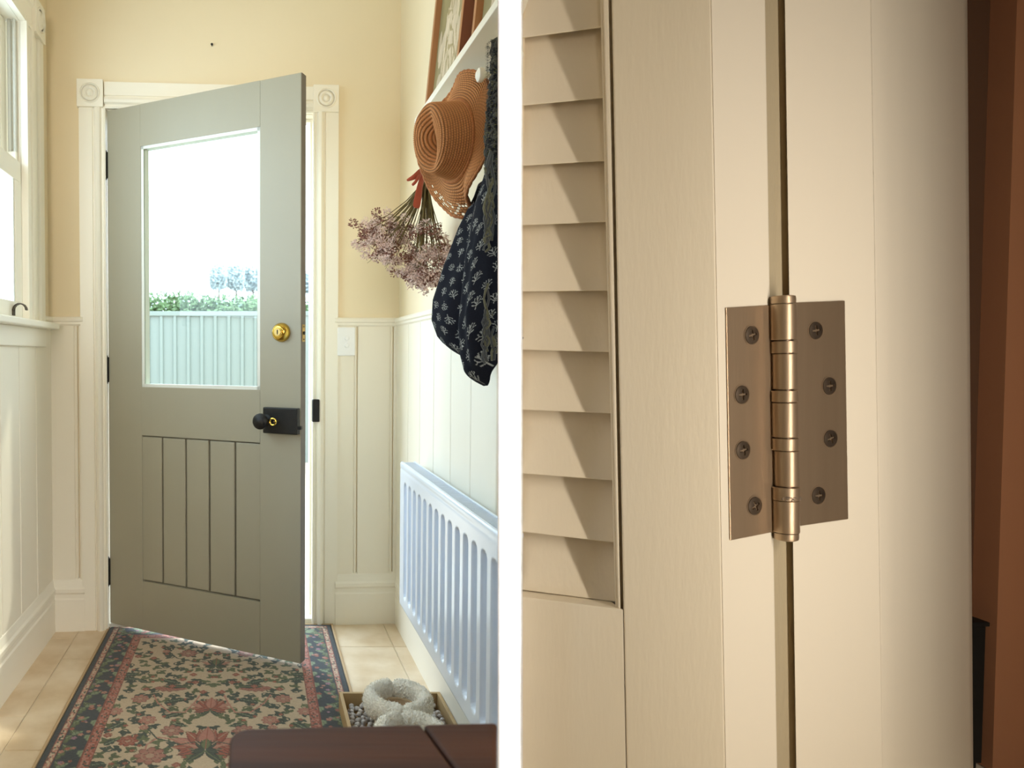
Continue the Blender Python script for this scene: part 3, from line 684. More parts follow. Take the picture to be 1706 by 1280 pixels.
# rolled edge braid
eg = MB(); pe = P3[-1]; pts2 = [Vector(pe[int(k*na/160) % na]) for k in range(161)]
eg.tube(pts2, [.0042+.0009*math.sin(k*2.1) for k in range(161)], 8).build('brim_edge', mat('straw_edge', lin(176, 112, 64), .8, bump=1, bscale=500, var=.3, vscale=200), hat, smooth='all')
rn = MB()
for k, fr in enumerate((.62,)):
    i = int(fr*nr); rn.tube([Vector(P3[i][int(j*na/120) % na])+Vector(nrm)*.001 for j in range(121)], .0022, 6)
rn.build('crown_seam', MATS['straw_edge'], hat, smooth='all')

# ------------------------------------------------------------------ dried flowers
dfl = thing('dried_flowers', 'bunch of dried pink statice hanging head down by a rust ribbon', 'dried flowers')
M_stem = mat('dry_stem', lin(112, 96, 52), .8, var=.3, vscale=60); M_flor = mat('dusty_pink_floret', lin(228, 200, 186), .9, var=.3, vscale=120, sheen=.3)
M_flor2 = mat('mauve_brown_floret', lin(142, 98, 84), .9, var=.3, vscale=120)
top = Vector((.500, 2.150, pt(705, 208, Y=2.15).z)); tie = Vector((.498, 2.150, pt(706, 300, Y=2.15).z))
rf = random.Random(12)
def floret(m, seed):
    r = np.random.default_rng(seed); mb = MB()
    for k in range(46):
        v = r.normal(size=3); v /= np.linalg.norm(v); c_ = Vector(v*r.uniform(.002, .0095)); a = Vector(v).normalized(); b = a.orthogonal().normalized(); b.rotate(Matrix.Rotation(r.uniform(0, 6), 3, a)); d_ = a.cross(b); q = r.uniform(.0025, .0045)
        mb.add([c_, c_+a*q+b*q*.7, c_+a*q*1.5, c_+a*q+d_*q*.7], [(0, 1, 2), (0, 2, 3), (0, 3, 1), (1, 3, 2)])
    me = mb.build('flower_head', m, dfl)
    return me
fh = [floret(M_flor, 1), floret(M_flor2, 2), floret(M_flor, 3), floret(M_flor2, 4)]; used = [0]*4
def putf(p, s_):
    k = rf.choice((0, 0, 1, 2, 2, 3)) 
    if used[k] == 0: o = fh[k]
    else: o = fh[k].copy(); COL.objects.link(o); o.parent = dfl
    used[k] += 1; o.location = p; o.rotation_euler = (rf.uniform(0, 6), rf.uniform(0, 6), rf.uniform(0, 6)); o.scale = (s_,)*3
nst = 70; nfl = 0
for k in range(nst):
    # target spread in the picture: x 607..748, y 365..488
    tx = rf.uniform(610, 748) if k > 8 else rf.uniform(608, 690)
    q = (tx-706)/100
    ty = 478-60*abs(q)**1.3*1.0-rf.uniform(0, 55) if k % 5 else rf.uniform(365, 420)
    if k == 3: tx, ty = 652, 368
    if k == 4: tx, ty = 628, 398
    Yd = 2.15+rf.uniform(-.10, .12); e_ = pt(tx, ty, Y=Yd)
    if e_.x > XR-.03: e_ = pt(tx, ty, X=XR-.03-rf.uniform(0, .04)) if pt(tx, ty, X=XR-.03).y > 1.9 else e_
    e_.x = min(e_.x, .565)
    j = Vector((rf.uniform(-.010, .010), rf.uniform(-.010, .010), 0)); m_ = (tie+e_)/2+Vector((0, 0, -.012))
    ps = [top+j*.6+Vector((0, 0, rf.uniform(-.01, 0))), tie+j*.5]
    for t in (.33, .66, 1): ps.append((tie+j*.5)*(1-t)+e_*t+Vector((0, 0, -.02*math.sin(PI*t))))
    MB().tube(ps, [.0013, .0016, .0014, .0011, .0007], 5).build('stem', M_stem, dfl, smooth=True)
    for r_ in range(4):
        if nfl >= 270: break
        putf(e_+Vector((rf.gauss(0, .016), rf.gauss(0, .014), rf.gauss(.004, .015))), rf.uniform(1.0, 1.6)); nfl += 1
        if r_ < 2:
            b0 = ps[3]*.5+ps[4]*.5; MB().tube([b0, e_+Vector((rf.gauss(0, .018), rf.gauss(0, .012), rf.gauss(.006, .012)))], .0006, 4).build('stem_branch', M_stem, dfl)
M_rib = mat('rust_velvet_ribbon', lin(178, 72, 36), .7, sheen=.5, bump=.3, bscale=500)
def ribbon(pxs, w0, w1, Y, nm, tw=0):
    P = []
    for i, (x, y) in enumerate(pxs):
        t = i/(len(pxs)-1); c_ = pt(x, y, Y=Y-.012*math.sin(PI*t)); w_ = (w0*(1-t)+w1*t)/2*Y/F
        dx, dy = (pxs[min(i+1, len(pxs)-1)][0]-pxs[max(i-1, 0)][0], pxs[min(i+1, len(pxs)-1)][1]-pxs[max(i-1, 0)][1]); l_ = math.hypot(dx, dy); n_ = Vector((dy/l_, .25, dx/l_))*w_
        P.append([c_-n_, c_+Vector((0, -.002, 0)), c_+n_])
    mb = MB().grid(P); o = mb.build(nm, M_rib, dfl, smooth='all'); q = o.modifiers.new('s', 'SOLIDIFY'); q.thickness = .0015; q2 = o.modifiers.new('b', 'SUBSURF'); q2.levels = q2.render_levels = 2
ribbon([(706, 284), (703, 296), (699, 312), (696, 330), (693, 348)], 6, 15, 2.115, 'ribbon_tail')
ribbon([(705, 286), (697, 290), (689, 296), (677, 301)], 16, 4, 2.112, 'ribbon_loop')
ribbon([(704, 286), (697, 295), (693, 303), (686, 309)], 5, 5, 2.110, 'ribbon_loop')
MB().tube([tie+Vector((.014*math.cos(t), .014*math.sin(t), .012+.004*math.sin(3*t))) for t in [2*PI*k/20 for k in range(21)]], .0045, 8).build('ribbon_wrap', M_rib, dfl, smooth=True)

# ------------------------------------------------------------------ black printed garment
nu2, nz2 = 330, 420
u = np.linspace(0, 1, nu2)
def gar():
    P = np.zeros((nu2, nz2, 3)); Cc = np.zeros((nu2, nz2, 3))
    for j in range(nz2):
        t = j/(nz2-1)                                  # 0 top, 1 bottom
        y_px = 318+t*(642-318)
        bulge = np.interp(y_px, [300, 340, 400, 470, 540, 580, 610, 645], [.537, .520, .484, .452, .424, .420, .432, .470])
        Dx = np.interp(y_px, [300, 340, 400, 470, 560, 600, 645], [.520, .508, .478, .458, .446, .452, .472])
        K = np.array([(.572, 1.86), (bulge+.030, 1.835), (bulge, 1.765), (bulge+.022, 1.695), (Dx+.036, 1.655), (Dx+.006, 1.640), (Dx, 1.600), (Dx+.004, 1.560), (Dx+.03, 1.525), (.541, 1.512)])
        kt = np.linspace(0, 1, len(K)); x = np.interp(u, kt, K[:, 0]); y = np.interp(u, kt, K[:, 1])
        ker = np.hanning(31); ker /= ker.sum(); x = np.convolve(np.pad(x, 15, mode='edge'), ker, 'valid'); y = np.convolve(np.pad(y, 15, mode='edge'), ker, 'valid')
        P[:, j, 0] = x+.003*np.sin(u*40+t*6)*t; P[:, j, 1] = y; P[:, j, 2] = 0
    # hem height along u
    hem = np.interp(u, [0, .12, .25, .36, .5, .6, .66, .75, .85, 1], [1.16, 1.135, 1.115, 1.085, 1.060, 1.046, 1.048, 1.075, 1.12, 1.15])
    topz = np.interp(u, [0, .3, .5, .65, 1], [1.50, 1.53, 1.56, 1.58, 1.58])
    for j in range(nz2):
        t = j/(nz2-1); P[:, j, 2] = topz*(1-t)+hem*t
    # tuck the bottom in
    tb = np.clip((np.linspace(0, 1, nz2)-.93)/.07, 0, 1)[None, :]**2
    P[..., 0] += tb*.035*(np.linspace(0, 1, nu2)[:, None] > -1)*np.clip((.575-P[..., 0])/.1, 0, 1)
    al = np.cumsum(np.r_[0, np.linalg.norm(np.diff(P[:, nz2//2, :2], axis=0), axis=1)])
    A, Bz = np.meshgrid(al, np.linspace(0, .50, nz2), indexing='ij')
    Cc[:] = L_(26, 26, 33); Cc *= (.85+.3*RNG.random((nu2, nz2, 1)))
    wc = L_(168, 166, 158); r = random.Random(4)
    def seg(x0, y0, x1, y1, wd):
        i0, i1 = np.searchsorted(al, [min(x0, x1)-wd*2, max(x0, x1)+wd*2]); j0, j1 = int((min(y0, y1)-wd*2)/.50*nz2), int((max(y0, y1)+wd*2)/.50*nz2)+2
        i0, j0 = max(i0, 0), max(j0, 0)
        a, b = A[i0:i1, j0:j1], Bz[i0:i1, j0:j1]
        if a.size == 0: return
        dx, dy = x1-x0, y1-y0; L2_ = dx*dx+dy*dy; t = np.clip(((a-x0)*dx+(b-y0)*dy)/L2_, 0, 1); m = np.hypot(a-x0-t*dx, b-y0-t*dy) < wd
        Cc[i0:i1, j0:j1][m] = wc*r.uniform(.7, 1)
    rowk = 0; yb = .0
    while yb < .5:
        xb = (.020 if rowk % 2 else 0)
        while xb < al[-1]:
            cx, cy = xb+r.uniform(-.005, .005), yb+r.uniform(-.006, .006); an = r.choice((-.5, 0, .4, 2.8))
            R_ = lambda a, b: (cx+a*math.cos(an)-b*math.sin(an), cy+a*math.sin(an)+b*math.cos(an))
            def st(a, b, c_, d_, w_=.00062): seg(*R_(a, b), *R_(c_, d_), w_)
            st(0, .012, 0, -.003)
            for sx in (-1, 1):
                st(0, .003, sx*.006, -.003); st(sx*.006, -.003, sx*.0075, -.0085); st(sx*.006, -.003, sx*.0115, -.004); st(0, -.003, sx*.003, -.0105); st(0, .006, sx*.009, .0025)
                for q in ((.0075, -.0085), (.0115, -.004), (.003, -.0105), (.009, .0025)): st(sx*q[0], q[1], sx*q[0]+.0004, q[1], .0010)
            st(0, -.003, 0, -.009)
            xb += .044
        yb += .035; rowk += 1
    return P, Cc
Pg, Cg = gar()
M_gar = mat('black_printed_cotton', (1, 1, 1), .95, attr='Col', bump=.3, bscale=900, spec=.12)
gm = dense('black_garment', Pg, Cg, M_gar); tag(gm, 'black cotton garment printed with small white sprigs under the straw hat', 'garment')
q = gm.modifiers.new('s', 'SOLIDIFY'); q.thickness = .002; q.offset = 1

# ------------------------------------------------------------------ dark fuzzy scarf
sc = thing('knitted_scarf', 'dark fuzzy knitted scarf with mossy fringe beside the white post', 'scarf')
M_scarf = mat('mohair', (1, 1, 1), .95, attr='Col', sheen=.12, spec=.15)
def knit(cx, cy, z0, z1, r0, r1, seed, nm):
    n1, n2 = 420, 90; rg = np.random.default_rng(seed); zz = np.linspace(z0, z1, n1)[:, None]; t = np.linspace(0, 1, n1)[:, None]; a = np.linspace(0, 2*PI, n2, endpoint=False)[None, :]
    n_ = np.zeros((n1, n2))
    for i in range(n1):
        for j in range(n2):
            n_[i, j] = noise.noise(Vector((math.cos(a[0, j])*3+seed, math.sin(a[0, j])*3, zz[i, 0]*90)))+.5*noise.noise(Vector((math.cos(a[0, j])*8, math.sin(a[0, j])*8+seed, zz[i, 0]*240)))
    r = (r0*(1-t)+r1*t)*np.clip(np.minimum(t, 1-t)/.02, .3, 1)**.5*(1+.22*n_)
    x = cx+.006*np.sin(t*7+seed)+r*np.cos(a)*.85; y = cy+r*np.sin(a)+0*t
    c_ = np.where(n_[..., None] > .12, L_(70, 66, 58), L_(30, 28, 28))*(.7+.6*rg.random((n1, n2, 1)))
    c_[rg.random((n1, n2)) > .965] = L_(120, 116, 64)
    dense(nm, np.stack([x, y, zz+0*a], -1), c_, M_scarf, sc, closed_v=True)
zt0 = pt(820, 62, Y=1.56).z
knit(.516, 1.560, zt0, pt(815, 400, Y=1.56).z, .030, .028, 1, 'scarf_tail'); knit(.526, 1.540, zt0, pt(822, 560, Y=1.54).z, .016, .018, 5, 'scarf_tail')
M_fr = mat('moss_yarn', lin(96, 90, 62), .95, sheen=.4, var=.4, vscale=90); M_fr2 = mat('grey_yarn', lin(62, 60, 56), .95, sheen=.4)
rs = random.Random(9)
for k in range(26):
    x0 = rs.uniform(806, 832); ys, ye = (rs.uniform(250, 390), rs.uniform(395, 420)) if k < 14 else (rs.uniform(470, 540), rs.uniform(575, 612))
    if k < 14: x0 = rs.uniform(800, 826)
    pts3 = []
    for i in range(10):
        t = i/9; p_ = pt(x0+4*math.sin(i*1.3+k)-(4*t if k < 14 else 2*t), ys+(ye-ys)*t, Y=1.525+rs.uniform(-.002, .002)); pts3.append(p_)
    MB().tube(pts3, [.0018+.0012*rs.random() for _ in range(10)], 6).build('fringe_strand', M_fr if k % 2 else M_fr2, sc, smooth=True)
fz = MB()
for k in range(2600):
    z = rs.uniform(1.33, zt0-.01); a = rs.uniform(PI*.5, PI*1.6); r_ = .0285; c_ = Vector((.516+r_*math.cos(a)*.9, 1.560+r_*math.sin(a), z)); d_ = Vector((math.cos(a), math.sin(a), rs.uniform(-1, .6))).normalized()
    e_ = c_+d_*rs.uniform(.003, .009)+Vector((0, 0, rs.uniform(-.003, .003))); n_ = Vector((0, 0, .00035))
    fz.add([c_-n_, c_+n_, e_], [(0, 1, 2)])
tag(fz.build('fuzz', M_fr2, sc), kind='stuff')
# ------------------------------------------------------------------ boot tray, pebbles, slippers
TX0, TX1, TY0, TY1, TH_ = .262, .5775, 1.72, 2.262, .062
q_ = pt(565, 1149, Z=TH_); q2_ = pt(744, 1146, Z=TH_); print('tray', q_, q2_)
tr = thing('boot_tray', 'shallow pale wooden tray of pebbles on the tiles below the radiator', 'tray', T((TX0, TY0, 0)))
w_, l_ = TX1-TX0, TY1-TY0
BX(0, w_, 0, l_, .0005, .008).build('tray_base', M_tray, tr)
for a in ((0, .011, 0, l_), (w_-.011, w_, 0, l_), (.011, w_-.011, 0, .011), (.011, w_-.011, l_-.011, l_)): BX(*a, .008, TH_).build('tray_side', M_tray, tr, bevel=.0012)
M_peb = mat('pale_grey_pebble', lin(222, 214, 206), .75, bump=.3, bscale=120, col2=lin(178, 170, 168), vscale=60)
def stone(seed):
    bm = bmesh.new(); bmesh.ops.create_icosphere(bm, subdivisions=2, radius=1)
    for v in bm.verts: v.co *= 1+.42*noise.noise(v.co*1.6+Vector((seed*7, 0, 0)))
    me = bpy.data.meshes.new('pebble'); bm.to_mesh(me); bm.free(); o = fin('pebble', me, M_peb, None, 'all'); return o
protos = [stone(i) for i in range(4)]; cnt = [0]*4; rp_ = random.Random(5); spots = []
SLP = [(.418, 2.118), (.412, 1.905)]
for lay, n_ in ((0, 140), (1, 155)):
    k = 0
    for tr_ in range(9000):
        if k >= n_: break
        x, y = rp_.uniform(TX0+.021, TX1-.021), rp_.uniform(1.975, TY1-.021); z = .0165+.0145*lay
        if min(math.hypot((x-a)/1.12, (y-b)/.8) for a, b in SLP) < .072: continue
        if any(abs(z-c_[2]) < .012 and (x-c_[0])**2+(y-c_[1])**2 < .0140**2 for c_ in spots): continue
        spots.append((x, y, z)); k += 1
for i, (x, y, z) in enumerate(spots):
    j = i % 4
    if cnt[j] == 0: o = protos[j]
    else: o = protos[j].copy(); COL.objects.link(o)
    cnt[j] += 1; o.location = (x, y, z+rp_.uniform(-.001, .003)); o.scale = (rp_.uniform(.0075, .0098), rp_.uniform(.007, .0088), rp_.uniform(.006, .0078)); o.rotation_euler = (rp_.uniform(-.4, .4), rp_.uniform(-.4, .4), rp_.uniform(0, 6))
    tag(o, 'small pale grey pebble lying in the wooden tray around the fleece slippers', 'pebble', 'pebbles in the wooden tray')
print('pebbles', len(spots))
M_fl = mat('cream_sheepskin', lin(244, 236, 220), .95, sheen=.6, bump=.8, bscale=300, var=.12, vscale=30)
M_tuft = mat('sheepskin_tuft', lin(244, 238, 224), 1)
M_suede = mat('beige_suede', lin(198, 172, 138), .9, bump=.4, bscale=300)
def slipper(x, y, lab, rz=0, zc=.098):
    s_ = thing('fleece_slipper', lab, 'slipper', T((x, y, 0)) @ Matrix.Rotation(rz, 4, 'Z'), 'pair of fleece slippers')
    N1, N2 = 340, 96; P = np.zeros((N1, N2, 3)); r = np.random.default_rng(3)
    for i in range(N1):
        a = 2*PI*i/N1
        notch = 1-.30*math.exp(-((math.atan2(math.sin(a-PI/2), math.cos(a-PI/2)))/.10)**2)-.26*math.exp(-((math.atan2(math.sin(a+PI/2), math.cos(a+PI/2)))/.10)**2)
        cx, cy = .079*math.cos(a), .080*math.sin(a)
        for j in range(N2):
            b = 2*PI*j/N2; rh, rv = .0215*notch, .033*notch
            d = Vector((math.cos(a)*math.cos(b), math.sin(a)*math.cos(b), math.sin(b)))
            base = Vector((cx+math.cos(a)*rh*math.cos(b), cy+math.sin(a)*rh*math.cos(b), zc+rv*math.sin(b)-.012*abs(math.cos(a))*0))
            nz_ = noise.noise(base*110)*.35+noise.noise(base*260)*.5+noise.noise(base*520)*.4
            q = base+d*.0060*nz_; P[i, j] = q
    me = dense('fleece_cuff', np.concatenate([P, P[:1]], 0), None, M_fl, s_, closed_v=True)
    # curly tufts
    tf = MB(); rt = random.Random(2)
    for k in range(2600):
        i, j = rt.randrange(N1), rt.randrange(N2); p_ = Vector(P[i, j]); a = 2*PI*i/N1; b = 2*PI*j/N2
        d = Vector((math.cos(a)*math.cos(b), math.sin(a)*math.cos(b), math.sin(b)+.2)).normalized(); d.rotate(Matrix.Rotation(rt.uniform(-.6, .6), 3, 'X')); u_ = d.orthogonal().normalized()*.0011; v_ = d.cross(u_)
        e_ = p_+d*rt.uniform(.003, .0065); tf.add([p_+u_, p_-u_*.5+v_, p_-u_*.5-v_, e_], [(0, 1, 3), (1, 2, 3), (2, 0, 3)])
    tag(tf.build('fleece_tufts', M_tuft, s_), kind='stuff')
    # foot: suede shell and sole, toe towards the viewer
    SH = []
    for i in range(17):
        t = i/16; z = .027+t*.060; row_ = []
        for k in range(40):
            a = 2*PI*k/40; rx = .066*(1-.10*t); ry = (.062 if math.sin(a) > 0 else .150*(1-.42*t*t))*(1-.1*t)
            if math.sin(a) < 0 : z_ = z*(1-.35*abs(math.sin(a))**2*t)
            else: z_ = z
            row_.append(Vector((rx*math.cos(a), ry*math.sin(a), z_)))
        SH.append(row_)
    return s_, SH
s1, SH = slipper(*SLP[0], 'cream fleece slipper, farther of the pair, standing on the pebbles in the tray')
MB().lathe([(.060, .022), (.066, .026), (.068, .05), (.062, .085), (.052, .085), (.055, .04), (.001, .034)], (0, 0, 0), (0, 0, 1), 40).build('slipper_body', M_suede, s1, smooth=True)
s2, SH = slipper(*SLP[1], 'cream fleece slipper, nearer of the pair, half hidden behind the dark table', .12, .104)
MB().lathe([(.060, .022), (.066, .026), (.068, .05), (.062, .085), (.052, .085), (.055, .04), (.001, .034)], (0, 0, 0), (0, 0, 1), 40).build('slipper_body', M_suede, s2, smooth=True)

# ------------------------------------------------------------------ dark table in the foreground
TZ = .742
ta = thing('wooden_table', 'dark brown plank table low in the foreground, blurred', 'table', T((0, 0, 0)))
a = pt(384, 1213, Z=TZ); b = pt(829, 1203, Z=TZ); c_ = pt(829, 1420, Z=TZ)
g0 = pt(703, 1206, Z=TZ); g1 = pt(765, 1290, Z=TZ)
near = .36; YM = .645
dirr = Vector((b.x, b.y)) .normalized()
bn = Vector((dirr.x/dirr.y*YM, YM))
def slab_top(nm, pts_, m, th=.045):
    return MB().hexa([Vector((x, y, TZ-th)) for x, y in pts_], [Vector((x, y, TZ)) for x, y in pts_]).build(nm, m, ta, bevel=.004, seg=3)
yn = lambda x: a.y+(b.y-a.y)*(x-a.x)/(b.x-a.x)
gd_ = (g1.x-g0.x)/(g1.y-g0.y); gn = g0.x+gd_*(YM-g0.y)
R0 = .022; cor = [(a.x+R0-R0*math.cos(t), a.y-R0+R0*math.sin(t)) for t in [k*PI/12 for k in range(7)]]
slab_top('table_plank', [(a.x, near)]+cor+[(g0.x-.0012, yn(g0.x)), (gn-.0012, YM), (gn-.0012, near)], M_table)
slab_top('table_plank', [(gn+.0012, near), (gn+.0012, YM), (g0.x+.0012, yn(g0.x)), (b.x-.0004, b.y), (bn.x-.0004, YM), (bn.x-.0004, near)], M_table)
ap = BX(a.x+.03, gn-.01, near+.03, a.y-.045, TZ-.13, TZ-.045).build('apron', M_table, ta, bevel=.003)
for x, y in ((a.x+.035, a.y-.085), (gn+.0, near+.06), (a.x+.035, near+.06), (.165, a.y-.10)): BX(x, x+.045, y-.0, y+.045, 0, TZ-.045).build('leg', M_table, ta, bevel=.003)

# ------------------------------------------------------------------ white post between hall and louvered door
PYT, PYB = -520, 1572
PD = 1.422
def vline(px, Y, z0, z1):           # a line that reads straight and upright at px for this plane depth
    A, B = pt(px, 200, Y=Y), pt(px, 1100, Y=Y); k = (B.x-A.x)/(B.z-A.z)
    return Vector((A.x+k*(z0-A.z), Y, z0)), Vector((A.x+k*(z1-A.z), Y, z1))
po = MB(); lo, hi = [], []
for px, Y, off in ((829.3, PD, 0), (870.6, PD, 0), (870.6, 1.558, .0), (869, 1.558, 0), (869, 1.49, 0), (832, 1.49, .022)):
    l0, l1 = vline(px, Y, 0, ZT); lo.append(l0+Vector((off, 0, 0))); hi.append(l1+Vector((off, 0, 0)))
po.hexa(lo, hi); tag(po.build('dividing_post', M_postw), 'tall plain white post dividing the hall from the louvered door', kind='structure')

# ------------------------------------------------------------------ the louvered door leaf, jamb and bronze hinge
TAB = [(800, 1.545), (1031, 1.452), (1197, 1.390), (1285, 1.433), (1318, 1.450), (1460, 1.512), (1480, 1.53), (1510, 1.57), (1550, 1.637), (1585, 1.72), (1617, 1.83), (1700, 2.1)]
def fd(px, py=640):
    x = px-.018*(py-640)
    for (a, da), (b, db) in zip(TAB[:-1], TAB[1:]):
        if x <= b: break
    t = (x-a)/(b-a); return 1/((1-t)/da+t/db)
def fp(px, py, back=0.0): return pt(px, py, Y=fd(px, py)) + Vector((0, back, 0))
def fq(px, py, back=0.0):            # a point that sits 'back' behind the face but is seen at this pixel
    return pt(px, py, Y=fd(px, py)+back)
E_ = {'bl': (1021, .0245), 'br': (1031.5, .0195), 'c': (1196.5, .0190), 'g0': (1284.5, .0157), 'g1': (1317, .0150), 'j': (1460, .0156), 'r': (1616.5, .0078)}
ex_ = lambda n, py, d=0: E_[n][0]+E_[n][1]*(py-640)+d
def deep(p, b):                      # splayed back edge: the board widens away from the doorway axis
    return CAM+(p-CAM)*((p.y+b)/p.y)
def column(nm, edges, m, par, back=.09, py0=-320, py1=1550, bev=0, smooth=False):
    """vertical board: list of (edge name, px offset) across its face; real thickness 'back'"""
    lo = [fp(ex_(e, py1, d), py1) for e, d in edges]; hi = [fp(ex_(e, py0, d), py0) for e, d in edges]
    lo2 = [deep(p, back) for p in lo[::-1]]; hi2 = [deep(p, back) for p in hi[::-1]]
    return MB().hexa(lo+lo2, hi+hi2).build(nm, m, par, smooth, bevel=bev, seg=3)
def quadslab(nm, pts_, m, par, front=0.0, th=.1, bev=0, sq=False):
    A = [fq(x, y, front) for x, y in pts_]; B = [p+Vector((0, th, 0)) if sq else deep(p, th) for p in A]
    return MB().hexa(A, B).build(nm, m, par, bevel=bev, seg=2)
ld = thing('door_2', 'warm white louvered door leaf hung on the bronze hinge', kind='structure')
column('stile', [('br', 0), ('c', 0)], M_bpaint, ld, back=.13, bev=.003)
column('door_edge', [('c', 0), ('g0', 0)], M_bgloss, ld, back=.10, bev=.0022)
yb = lambda x: 1015+(x-1030)*.128
quadslab('bottom_rail', [(862, yb(862)), (ex_('br', 1017, -.6), yb(ex_('br', 1017))), (ex_('br', 1550, -.6), 1550), (862, 1550)], M_bpaint, ld, 0, .13, .0015, True)
quadslab('top_rail', [(862, -320), (ex_('br', -320, -.6), -320), (ex_('br', -230, -.6), -230), (862, -230)], M_bpaint, ld, 0, .13, .0015)
# panel moulding beside the slats: bead, quirk
def strip(nm, e0, d0, e1, d1, front, th, m, bev=0, py1=1016):
    A = [fq(ex_(e0, -230, d0), -230, front), fq(ex_(e1, -230, d1), -230, front), fq(ex_(e1, py1, d1), py1, front), fq(ex_(e0, py1, d0), py1-2, front)]
    B = [deep(p, th) for p in A]; return MB().hexa(A, B).build(nm, m, ld, bevel=bev, seg=4)
strip('panel_bead', 'bl', -1, 'br', -5, .004, .10, M_bpaint, .0045)
strip('panel_quirk', 'br', -5, 'br', 0, .022, .09, M_bpaint)
strip('panel_fillet', 'bl', -5, 'bl', 1, .012, .09, M_bpaint, .002)
LV = [(-182, -214), (-60, -86), (65, 46), (178, 164), (278, 269), (377, 371), (487, 486), (584, 589), (684, 691), (790, 803), (887, 907), (984, 1006)]
for (l0, r0), (l1, r1) in zip(LV[:-1], LV[1:]):
    xr0, xr1 = ex_('bl', (r0+r1)/2, 4), ex_('bl', (r0+r1)/2, 4); XA, XB = 868, 1030
    xl = 862; f0, f1 = .076, .038
    rise = 16
    # slat: bottom edge forward, top edge leaning back behind the slat above
    A = [fq(xl, l1-1, f1), fq(xr1, r1-1, f1), fq(xr0, r0-rise, f0), fq(xl+2, l0-rise, f0)]
    B = [p+Vector((0, .012, .004)) for p in A]
    MB().hexa(A, B).build('slat', M_bpaint, ld, bevel=.003, seg=3)
bkp = quadslab('back_panel', [(905, -300), (1045, -300), (1060, 1500), (905, 1500)], M_bpaint, ld, .17, .01)

jm = thing('door_frame', 'warm white door frame to the right of the bronze hinge', kind='structure')
column('gap_board', [('g0', -14), ('g1', 14)], M_gap, jm, back=.05, bev=0).location.y = .016
column('jamb', [('g1', 0), ('j', 0), ('j', 3)], M_bgloss, jm, back=.07, bev=.0015)
ed = [('j', 2+k) for k in range(0, 24, 2)]
n_ = 26; lo, hi = [], []
for k in range(n_):
    t = k/(n_-1)
    for arr, py in ((lo, 1550), (hi, -320)):
        x = ex_('j', py)*(1-t)+ex_('r', py)*t; arr.append(fp(x, py))
mm = MB(); L0, H0 = lo+[lo[-1]+Vector((.03, .05, 0)), lo[0]+Vector((0.02, .22, 0))], hi+[hi[-1]+Vector((.03, .05, 0)), hi[0]+Vector((.02, .22, 0))]
mm.hexa(L0, H0); mm.build('rounded_casing', M_bgloss, jm, smooth=True)
hdz = pt(1200, -300, Y=1.45).z
tag(BX(.53, 1.85, 1.50, 1.58, hdz+.02, ZT).build('wall_header', M_bpaint), 'warm white wall above the louvered door', kind='structure')
tag(BX(1.974, 2.3, 1.93, 2.0, 0, ZT).build('trim_1', M_dark2), 'brown timber casing in the dim room beyond', kind='structure')
q = pt(1646, 1036, Y=1.915)
bk = thing('black_cabinet', 'low black cabinet in the dim room beyond the white frame', 'cabinet', T((q.x-.11, 1.915, 0)))
M_bk = mat('black_lacquer', lin(12, 10, 9), .6)
BX(0, .106, 0, .08, .03, q.z-.012).build('body', M_bk, bk, bevel=.003); BX(-.004, .110, -.006, .083, q.z-.012, q.z).build('top_board', M_bk, bk, bevel=.002)
for x in (.01, .07): BX(x, x+.03, .01, .04, 0, .03).build('foot', M_bk, bk)

hi_ = thing('butt_hinge', 'large antique bronze butt hinge with eight cross-head screws on the white door frame', 'hinge')
def leaf_(pts_, nm):
    A = [fq(x, y, -.0035) for x, y in pts_]; B = [p+Vector((0, .008, 0)) for p in A]
    return MB().hexa(A, B).build(nm, M_bronze, hi_, bevel=.0012, seg=2)
leaf_([(1209.9, 512.6), (1293, 507.6), (1296, 885.5), (1216.9, 901.0)], 'leaf'); leaf_([(1312, 504.6), (1407.8, 500.8), (1413.5, 865.3), (1317, 879.2)], 'leaf')
ax0, ax1 = pt(1303.6, 492, Y=1.425), pt(1309.2, 899, Y=1.425)
ca = lambda y: 470+y*.35156
AX = (ax1-ax0); LEN = AX.length; AXN = AX.normalized()
def seg_(nm, y0, y1, rpx, shift=0, prof=None):
    t0, t1 = (ca(y0)-492)/407, (ca(y1)-492)/407; r = rpx*1.405/F*.94; g_ = .0004
    o_ = ax0+AX*t0+Vector((shift*1.42/F, 0, 0)); h = (t1-t0)*LEN
    pr = prof(r, h) if prof else [(r*.955, g_), (r*.99, g_+.0006), (r, g_+.0016), (r, h-g_-.0016), (r*.99, h-g_-.0006), (r*.955, h-g_)]
    return MB().lathe(pr, o_, AXN, 48).build(nm, M_bronze, hi_, smooth=True)
MB().lathe([(.0165, .01), (.0165, LEN-.01)], ax0, AXN, 24).build('hinge_pin', M_screw, hi_, smooth=True)
fin1 = lambda r, h: [(r*.80, 0), (r*.93, .0015), (r*.97, .005), (r*.97, h-.001)]
fin2 = lambda r, h: [(r*.97, .001), (r*.97, h-.005), (r*.93, h-.0015), (r*.80, h)]
seg_('finial', 65, 104, 20.4, 0, fin1)
seg_('knuckle', 104, 273, 20.8); seg_('bearing_ring', 277, 335, 20.9, 1)
seg_('knuckle', 337, 505, 19.6, 1.2); seg_('bearing_ring', 509, 565, 21.4, 0); seg_('knuckle', 567, 731, 20.6, 0)
seg_('bearing_ring', 735, 793, 21.0, 0); seg_('knuckle', 795, 963, 19.6, 2); er = seg_('bearing_ring', 966, 1030, 21.8, 0); seg_('knuckle', 1030, 1184, 21.2, 0)
seg_('finial', 1184, 1221, 20.2, 0, fin2)
rs2 = random.Random(8); sm = MB()
